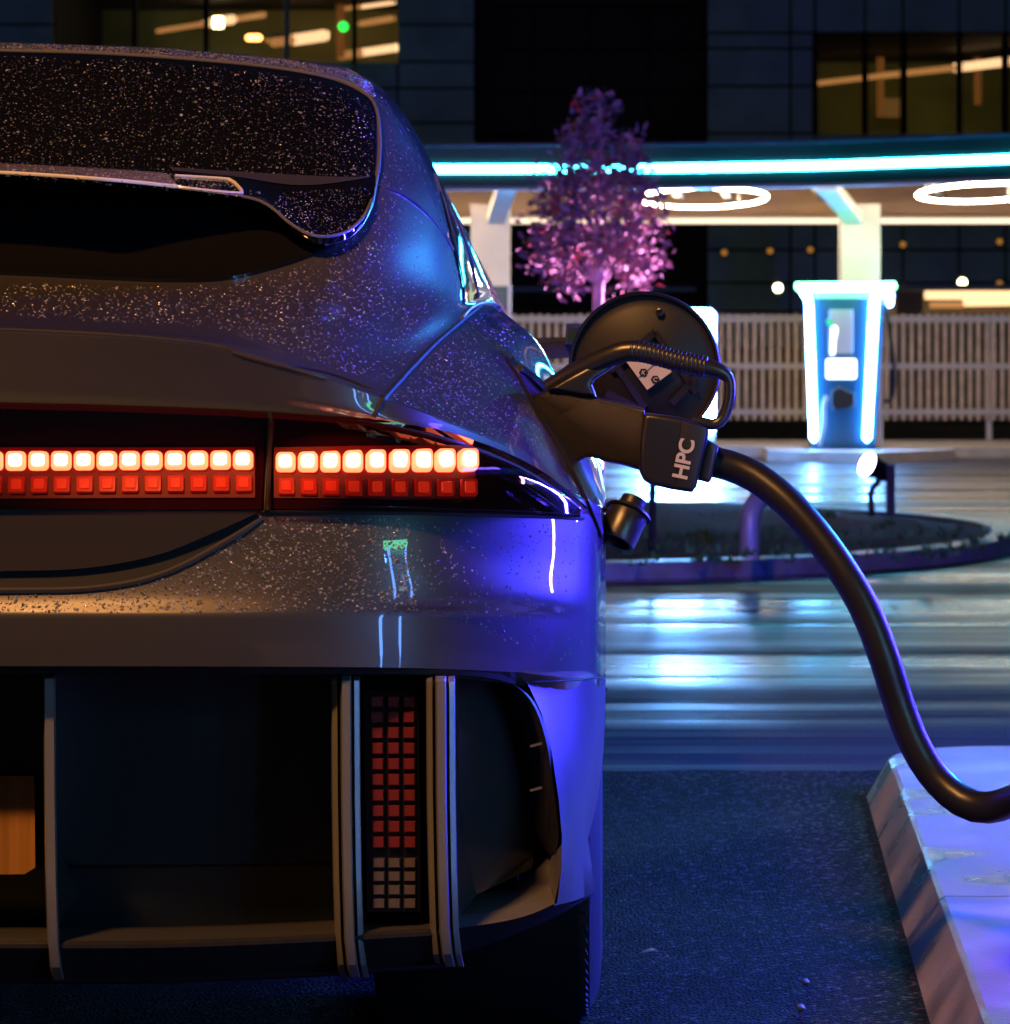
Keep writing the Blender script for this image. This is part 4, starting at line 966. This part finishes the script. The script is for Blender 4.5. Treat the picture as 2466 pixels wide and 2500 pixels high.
obj('roof', v, [(2 * k, 2 * k + 2, 2 * k + 3, 2 * k + 1) for k in range(len(fr) - 1)], M['fascia'], can, True)
m_ = MB(); m_.box((XZ(-900, 34.6), 34.56, ZY(528, 34.56)), (XZ(3400, 34.6), 34.7, 2.86)); m_.build('timber_band', M['wood'], can, smooth=False)
m_ = MB(); m_.box((XZ(-900, 34.6), 34.5, ZY(546, 34.5)), (XZ(3400, 34.6), 34.75, ZY(528.5, 34.5))); m_.build('back_beam', M['column'], can, smooth=False)
for px in (240, 1198, 2098, 3000):
    c0 = XZ(px, 31.4); w = 47 * 31.4 / F; m_ = MB(); m_.box((c0 - w, 31.2, .1), (c0 + w, 31.6, 2.42)); m_.build('column', M['column'], can, smooth=False)
    if px in (1198, 2098):
        d = 1 if px == 1198 else -1; m_ = MB(); m_.bar(P(px + d * 12, 534, 31.1), P(px + d * (40 if d > 0 else 80), 452, 29.6), .17, .10, (0, 0, 1)); m_.build('bracket', M['white'], can, smooth=False)
m_ = MB(); m_.box((XZ(-900, 34.4), 34.40, ZY(545, 34.4)), (XZ(3400, 34.4), 34.44, ZY(534, 34.4))); m_.build('back_light_line', M['back_led'], can, smooth=False)
for px in (1640, 1760, 1990, 2280):
    m_ = MB(); m_.bar(P(px, 452, 31.0), P(px + 22, 484, 33.5), .07, .07); m_.build('brace', M['white'], can, smooth=False)
def ring(px, py_f, py_b, half, label):
    z = 2.45; Yf, Yb = (z - H) * F / (VY - py_b), (z - H) * F / (VY - py_f)
    cy, ry = (Yf + Yb) / 2, abs(Yb - Yf) / 2; cx = XZ(px, cy); rx = half * cy / F
    t = thing('ring_light', Vector((cx, cy, z)), label, 'ceiling light', 'ring lights hanging under the canopy')
    mb = MB(); mb.tube([(cx + rx * math.cos(2 * math.pi * k / 60), cy + ry * math.sin(2 * math.pi * k / 60), z) for k in range(60)], .0115, 8, closed=True); mb.build('light_ring', M['ring'], t)
    mb = MB()
    for k in (8, 22, 38, 52): mb.tube([(cx + rx * math.cos(2 * math.pi * k / 60), cy + ry * math.sin(2 * math.pi * k / 60), z + .03), (cx + rx * math.cos(2 * math.pi * k / 60), cy + ry * math.sin(2 * math.pi * k / 60), z + .27)], .008, 6)
    mb.build('hanger', M['white'], t); return t
ring(880, 506, 459, 150, 'glowing oval ring light under the canopy, the one hidden behind the car')
ring(1716, 506, 459, 155, 'glowing oval ring light under the canopy right behind the pink tree')
ring(2400, 492, 447, 155, 'glowing oval ring light under the canopy, cut by the right edge of the photo')

# ------------------------------------------------------------------ buildings
def facade(b, px0, px1, py_t, py_b, Y, nx, ny, m, hole=None, name='wall'):
    """cladding panels with open joints; hole = (px0, px1, py0, py1) stays open"""
    xs = [px0 + (px1 - px0) * k / nx for k in range(nx + 1)] if isinstance(nx, int) else nx
    ys = [py_t + (py_b - py_t) * k / ny for k in range(ny + 1)] if isinstance(ny, int) else ny
    mb = MB(); g = .022
    for a, c in zip(xs, xs[1:]):
        for d, e in zip(ys, ys[1:]):
            if hole and a >= hole[0] - 1 and c <= hole[1] + 1 and d >= hole[2] - 1 and e <= hole[3] + 1: continue
            mb.box((XZ(a, Y) + g, Y, ZY(e, Y) + g), (XZ(c, Y) - g, Y + .15, ZY(d, Y) - g))
    mb.build(name, m, b, smooth=False)
BY = 60.0
def back(b, px0, px1, Y, m, py_t=-500, hole=None):
    mb = MB(); z1 = ZY(py_t, Y)
    if hole is None: mb.box((XZ(px0, Y), Y + .2, -.05), (XZ(px1, Y), Y + 9, z1))
    else:
        hx0, hx1, hy0, hy1 = hole
        mb.box((XZ(px0, Y), Y + .2, -.05), (XZ(px1, Y), Y + 9, ZY(hy1, Y)))
        mb.box((XZ(px0, Y), Y + .2, ZY(hy0, Y)), (XZ(px1, Y), Y + 9, z1))
        mb.box((XZ(px0, Y), Y + .2, ZY(hy1, Y)), (XZ(hx0, Y), Y + 9, ZY(hy0, Y)))
        mb.box((XZ(hx1, Y), Y + .2, ZY(hy1, Y)), (XZ(px1, Y), Y + 9, ZY(hy0, Y)))
        ib_ = MB(); ib_.box((XZ(hx0, Y), Y + 6, ZY(hy1, Y)), (XZ(hx1, Y), Y + 6.1, ZY(hy0, Y))); ib_.build('inner_wall', M['interior'], b, smooth=False)
    return mb.build('structure_core', M['seam'], b, smooth=False)
def tube_lamp(b, pa, pb, Ya, r, m, name='tube_lamp'):
    Yb = Ya * (VY - pa[1]) / (VY - pb[1]); mb = MB(); mb.tube([P(*pa, Ya), P(*pb, Yb)], r, 6); mb.build(name, m, b)
def mesh_screen(b, px0, px1, py0, py1, Y, pitch):
    mb = MB(); x = px0
    while x < px1: mb.bar(P(x, py0, Y), P(x, py1, Y), .02, .03); x += pitch
    mb.build('screen_bars', M['seam'], b, smooth=False)
# right building
rb_ = thing('parking_garage', Vector((XZ(2200, BY), BY + 5, 0)), 'dark panelled building on the right with a warmly lit glazed deck', 'building')
HR = (1990, 2640, 80, 325)
xr = [1725, 1930, 1990, 2112, 2205, 2342, 2455, 2560, 2640, 2760, 2900]; yr = [-400, -290, -190, -100, -8, 80, 118, 210, 325, 430, 530, 610, 690, 760, 850]
facade(rb_, 1725, 2900, 0, 0, BY, xr, yr, M['facade'], HR); back(rb_, 1725, 2900, BY, M['facade'], hole=HR)
for x in (1990, 2112, 2205, 2342, 2455, 2560):
    m_ = MB(); m_.bar(P(x, 78, BY), P(x, 327, BY), .10, .2); m_.build('mullion', M['seam'], rb_, smooth=False)
mesh_screen(rb_, 1994, 2640, 82, 323, BY + .12, 11)
tube_lamp(rb_, (2112, 128), (2400, 92), 65.6, .075, M['lit_strip']); tube_lamp(rb_, (1992, 204), (2160, 184), 65.8, .05, M['lit_dim']); tube_lamp(rb_, (2160, 184), (2330, 166), 65, .06, M['lit_dim']); tube_lamp(rb_, (2330, 166), (2560, 138), 64, .085, M['lit_strip'])
for x, a, b in ((2150, 105, 285), (2386, 100, 255)): m_ = MB(); m_.bar(P(x, a, 65), P(x, b, 65), .14, .14); m_.build('interior_post', mat('post_self_glow', (.3, .12, .03), .6, emit=(1, .36, .07), estr=.12), rb_, smooth=False)  # lamplight on the posts put in as a faint glow of their own
m_ = MB(); m_.box(tuple(P(2150, 285, 65.4)), (P(2205, 285, 65.4).x, 65.6, P(2150, 240, 65.4).z)); m_.build('lit_doorway', mat('door_glow', (.3, .2, .05), .6, emit=(1, .5, .12), estr=.10), rb_, smooth=False)
li = bpy.data.lights.new('garage_tubes', 'AREA'); li.shape = 'RECTANGLE'; li.size = 4.5; li.size_y = .3; li.energy = 8; li.color = (1, .86, .36)
lo = bpy.data.objects.new('lamp', li); COL.objects.link(lo); lo.parent = rb_; lo.location = Vector((XZ(2300, 63), 63.0, ZY(132, 63))) - rb_.location; lo.rotation_euler = (math.radians(30), 0, 0)
# left building
lb_ = thing('glazed_building', Vector((XZ(600, BY), BY + 5, 0)), 'dark green panelled building above the car roof with slanting rows of lit tubes', 'building')
HL = (130, 970, -60, 150)
xl = [-900, -500, -150, 130, 330, 505, 700, 865, 970, 1160]; yl = [-400, -280, -170, -60, 60, 150, 215, 300, 380, 470, 560, 650, 760, 850]
facade(lb_, 0, 0, 0, 0, BY, xl, yl, M['facade_left'], HL); back(lb_, -900, 1160, BY, M['facade'], hole=HL)
for x in (330, 505, 700, 865): m_ = MB(); m_.bar(P(x, -60, BY), P(x, 152, BY), .08, .2); m_.build('mullion', M['seam'], lb_, smooth=False)
mesh_screen(lb_, 134, 968, -58, 149, BY + .12, 11)
tube_lamp(lb_, (385, 76), (500, 58), 65.5, .05, M['lit_dim']); tube_lamp(lb_, (500, 58), (570, 47), 65, .09, M['lit_strip']); tube_lamp(lb_, (570, 47), (645, 36), 64.6, .06, M['lit_dim'])
tube_lamp(lb_, (665, 104), (715, 98), 65.5, .09, M['lit_dim']); tube_lamp(lb_, (715, 98), (795, 86), 65.3, .11, M['lit_strip']); tube_lamp(lb_, (830, 136), (880, 129), 65.5, .08, M['lit_dim']); tube_lamp(lb_, (880, 129), (970, 116), 65.2, .075, M['lit_strip'])
tube_lamp(lb_, (830, 18), (880, 12), 65.5, .08, M['lit_dim']); tube_lamp(lb_, (880, 8), (960, -3), 65.2, .11, M['lit_strip']); tube_lamp(lb_, (880, 58), (960, 45), 65.2, .06, M['lit_dim'])
m_ = MB(); m_.bar(P(832, 0, 65), P(832, 140, 65), .16, .14); m_.build('interior_post', M['lit_dim'] if False else bpy.data.materials['post_self_glow'], lb_, smooth=False)
m_ = MB(); m_.tube([P(533, 42, 64), P(533, 68, 64)], .10, 8); m_.build('bulkhead_lamp', M['lamp_white'], lb_)
m_ = MB(); m_.lathe([(-.05, .02), (-.04, .085), (.04, .085), (.05, .02)], P(838, 65, 59.7), (0, -1, 0), 16); m_.build('signal_lamp', M['lamp_green'], lb_)
li2 = li.copy(); li2.energy = 3; li2.color = (.75, .85, .5); lo2 = bpy.data.objects.new('lamp', li2); COL.objects.link(lo2); lo2.parent = lb_; lo2.location = Vector((XZ(560, 63), 63, ZY(2, 63))) - lb_.location; lo2.rotation_euler = (math.radians(30), 0, 0)
# middle building
mb_ = thing('dark_block', Vector((XZ(1440, 62), 66, 0)), 'almost black windowless block between the two panelled buildings', 'building')
facade(mb_, 1165, 1722, -400, 850, 61.5, 4, 12, M['facade_dark']); back(mb_, 1165, 1722, 61.5, M['facade_dark'])
m_ = MB(); m_.box(tuple(P(1180, 712, 61.2)), (P(1700, 712, 61.2).x, 61.45, P(1180, 700, 61.2).z)); m_.build('cladding_band', M['facade'], mb_, smooth=False)
# low lit garage on the right
lg = thing('low_garage', Vector((XZ(2340, 52), 54, 0)), 'low pale garage lit by bright tubes behind the fence on the right', 'building')
m_ = MB(); m_.box((XZ(2190, 52), 54.5, ZY(775, 54.5)), (XZ(2760, 52), 54.7, ZY(705, 52))); m_.build('back_wall', mat('beige_wall', (.42, .34, .24), .7, var=.2, vscale=.8), lg, smooth=False)
m_ = MB(); m_.box((XZ(2170, 52), 51.6, 0), (XZ(2780, 52), 51.9, ZY(768, 51.6))); m_.build('plinth', M['facade_dark'], lg, smooth=False)
m_ = MB(); m_.box((XZ(2190, 52), 52, 0), (XZ(2252, 52), 52.3, ZY(712, 52))); m_.build('pillar', bpy.data.materials['beige_wall'], lg, smooth=False)
m_ = MB(); m_.box((XZ(2170, 52), 51.9, ZY(706, 52)), (XZ(2780, 52), 54.9, ZY(694, 52))); m_.build('roof', M['facade'], lg, smooth=False)
for a, b, r, m in (((2258, 720), (2700, 720), .075, M['lit_strip']), ((2270, 745), (2352, 745), .05, M['lit_dim']), ((2352, 737), (2700, 731), .075, M['lit_strip'])):
    mb = MB(); mb.tube([P(*a, 53.5), P(*b, 53.5)], r, 6); mb.build('tube_lamp', m, lg)
li3 = li.copy(); li3.energy = 60; li3.color = (1, .7, .4); lo3 = bpy.data.objects.new('lamp', li3); COL.objects.link(lo3); lo3.parent = lg; lo3.location = Vector((XZ(2400, 53), 53.2, ZY(712, 53))) - lg.location
# small lamps on the facades
def wall_lamp(px, py, Y, m, r, label, group):
    c = P(px, py, Y); t = thing('wall_lamp', c, label, 'lamp', group)
    a = MB(); a.lathe([(-.02, r * .7), (r * .5, r), (r * 1.2, r * .8), (r * 1.5, r * .1)], c, (0, -1, 0), 12); a.build('globe', m, t)
    a = MB(); a.box((c.x - r, c.y + .02, c.z - r * 1.6), (c.x + r, c.y + .12, c.z + r * 1.6)); a.build('mount', M['seam'], t, smooth=False)
G1 = 'dim amber lamps in a row on the right facade'
for px, py in ((1768, 617), (1880, 613), (1978, 610), (2204, 597), (2440, 590), (2204, 700), (2440, 692)):
    wall_lamp(px, py, 59.7, M['lamp_amber'], .055, 'tiny dim amber lamp on the dark panelled facade below the canopy', G1)
wall_lamp(1899, 703, 58.5, M['lamp_white'], .075, 'bright small yellow white lamp left of the glowing charging station', 'bright facade lamps')
wall_lamp(2349, 690, 58.5, M['lamp_white'], .075, 'bright small yellow white lamp above the low lit garage', 'bright facade lamps')
# street lamp over the roof
sl = thing('street_lamp', Vector((XZ(700, 50), 50, 0)), 'thin teal street lamp post with an orange lamp above the car roof', 'street lamp')
m_ = MB(); m_.tube([Vector((XZ(700, 50), 50, 0)), P(700, 300, 50), P(700, -200, 50)], [.07, .05, .035], 10); m_.build('pole', M['pole'], sl)
m_ = MB(); m_.tube([P(700, 80, 50), P(660, 88, 50), P(620, 90, 50)], .02, 6); m_.build('arm', M['pole'], sl)
m_ = MB(); m_.tube([P(600, 92, 50), P(606, 92, 50), P(634, 92, 50), P(640, 92, 50)], [.02, .05, .05, .02], 10); m_.build('lamp_head', M['lamp_orange'], sl)
m_ = MB(); m_.lathe([(-.03, .01), (0, .04), (.03, .01)], P(655, 99, 50), (0, -1, 0), 10); m_.build('side_lamp', bpy.data.materials['amber_lamp'], sl)

# ------------------------------------------------------------------ bits on the ground
for (px, py, s, lab) in ((1586, 2326, .016, 'curled orange brown leaf on the asphalt beside the rear tyre'), (1628, 2342, .009, 'small scrap of orange leaf just right of the bigger leaf')):
    c = G(px, py, .010); mb = MB()
    mb.add([c + Vector((-s, 0, 0)), c + Vector((-s * .3, -s * .9, .004)), c + Vector((s * .5, -s * .7, .006)), c + Vector((s, 0, .001)), c + Vector((s * .3, s, .005)), c + Vector((-s * .5, s * .6, .002)), c + Vector((0, 0, .007))], [(0, 1, 6), (1, 2, 6), (2, 3, 6), (3, 4, 6), (4, 5, 6), (5, 0, 6)])
    tag(mb.build('fallen_leaf', M['leaf_dry'], loc=c), lab, 'leaf', 'fallen leaves on the asphalt')
for (px, py, s, lab) in ((1967, 2397, .0065, 'pale pebble on the asphalt, the upper of two near the kerb'), (1955, 2460, .007, 'pale pebble on the asphalt, the lower of two near the kerb')):
    c = G(px, py, .008); mb = MB(); mb.lathe([(-.7 * s, .3 * s), (-.4 * s, .8 * s), (.1 * s, s), (.5 * s, .7 * s), (.8 * s, .2 * s)], c, (.3, .2, 1), 9)
    tag(mb.build('pebble', M['stone'], loc=c), lab, 'pebble', 'pebbles on the asphalt')

# ------------------------------------------------------------------ the charger this cable belongs to, right of the frame, and the street lamp behind
nb = Vector((2.55, 6.15, .091))
nc = thing('near_charging_station', nb, 'charging station with blue light bars at the end of the cable', 'charger')
NC = nc
def nbox(a, b, name, m): m_ = MB(); m_.box(a, b); return m_.build(name, m, nc, smooth=False)
nbox((2.26, 5.65, .091), (2.85, 6.6, 2.2), 'cabinet', M['cabinet'])
nbox((2.20, 5.58, .75), (2.24, 5.62, 2.15), 'light_bar', M['near_blue']); nbox((2.20, 6.62, .75), (2.24, 6.66, 2.15), 'light_bar', M['near_blue'])
nbox((2.18, 5.53, 2.16), (2.90, 5.57, 2.2), 'light_bar', M['near_violet']); nbox((2.20, 6.7, 2.0), (2.24, 7.15, 2.04), 'light_bar', M['near_teal'])
nbox((2.22, 4.3, 2.6), (2.28, 5.6, 2.66), 'added_light_bar', M['near_fill']); nbox((2.22, 4.3, 2.665), (2.85, 6.4, 2.72), 'roof', M['cabinet']); nbox((2.55, 6.0, 2.2), (2.63, 6.08, 2.665), 'post', M['cabinet'])  # unseen bar with roof and post, added to tint bay and kerb blue
n3 = copy_tree(ch); n3.location = (1.95, 1.6, .1); n3.rotation_euler = (0, 0, math.radians(213))
rear_blue = mat('rear_blue_led', (0, 0, 0), .5, emit=(.13, .34, 1.0), estr=30)
for q in n3.children:
    if q.name.startswith('light_bar') and q.data.materials[0] == M['led_white']: q.material_slots[0].link = 'OBJECT'; q.material_slots[0].material = rear_blue; n3['label'] = 'charging station with glowing bars behind the camera, facing the car'
lp = Vector((-3.7, -.9, 0)); sl2 = thing('roadside_lamp', lp, 'tall street lamp giving orange light on the car', 'street lamp')
m_ = MB(); m_.tube([lp, lp + Vector((0, 0, 5.0)), lp + Vector((.3, .4, 5.5)), lp + Vector((1.2, 1.2, 5.65))], [.07, .05, .04, .04], 10); m_.build('pole', M['pole'], sl2)
m_ = MB(); hc = lp + Vector((1.5, 1.5, 5.65)); m_.box(tuple(hc - Vector((.35, .12, 0))), tuple(hc + Vector((.35, .12, .1)))); m_.build('lamp_head', M['pole'], sl2, smooth=False)
li = bpy.data.lights.new('sodium', 'AREA'); li.shape = 'RECTANGLE'; li.size = .6; li.size_y = .22; li.energy = 640; li.color = (1, .43, .12)
lo = bpy.data.objects.new('lamp', li); COL.objects.link(lo); lo.parent = sl2; lo.location = hc - lp - Vector((0, 0, .02)); lo.rotation_euler = (Vector((-.6, 4.2, .7)) - hc).to_track_quat('-Z', 'Y').to_euler()

# ------------------------------------------------------------------ night sky, moonlight, camera
w = bpy.data.worlds.new('World'); sc.world = w; w.use_nodes = True
nt = w.node_tree; sky = nt.nodes.new('ShaderNodeTexSky'); sky.sky_type = 'NISHITA'; sky.sun_disc = False
sky.sun_elevation = math.radians(2); sky.sun_rotation = math.radians(200)
bg = nt.nodes['Background']; bg.inputs['Strength'].default_value = .009
mx = nt.nodes.new('ShaderNodeMix'); mx.data_type = 'RGBA'; mx.blend_type = 'MULTIPLY'; mx.inputs['Factor'].default_value = 1
mx.inputs['B'].default_value = (.25, .75, 1.5, 1); nt.links.new(sky.outputs['Color'], mx.inputs['A']); nt.links.new(mx.outputs['Result'], bg.inputs['Color'])
cd = bpy.data.cameras.new('camera'); cam = bpy.data.objects.new('camera', cd); COL.objects.link(cam); sc.camera = cam
cam.location = CAM; cam.rotation_euler = (math.pi / 2, 0, 0)
cd.sensor_fit = 'AUTO'; cd.sensor_width = 36; cd.lens = F / 2500 * 36; cd.shift_x = (1233 - VX) / 2500; cd.shift_y = -(1250 - VY) / 2500
cd.clip_start = .05; cd.clip_end = 600
cd.dof.use_dof = True; cd.dof.focus_distance = 4.35; cd.dof.aperture_fstop = 14; cd.dof.aperture_blades = 0
sc.view_settings.view_transform = 'Standard'; sc.view_settings.look = 'None'; sc.view_settings.exposure = 0; sc.view_settings.gamma = 1
sc.render.engine = 'CYCLES'
sc.cycles.use_denoising = True; sc.cycles.denoising_prefilter = 'ACCURATE'; sc.cycles.use_adaptive_sampling = False
for k in ('led_dim', 'led_core', 'lamp_amber', 'lamp_green', 'lit_dim', 'lamp_orange', 'screen'): M[k].cycles.emission_sampling = 'NONE'
for k in ('post_self_glow', 'door_glow', 'green_glow'): bpy.data.materials[k].cycles.emission_sampling = 'NONE'
try: sc.cycles.denoiser = 'OPENIMAGEDENOISE'
except Exception: pass
sc.cycles.max_bounces = 8; sc.cycles.glossy_bounces = 4; sc.cycles.diffuse_bounces = 3; sc.cycles.transmission_bounces = 4
sc.cycles.sample_clamp_indirect = 6; sc.cycles.caustics_reflective = False; sc.cycles.caustics_refractive = False
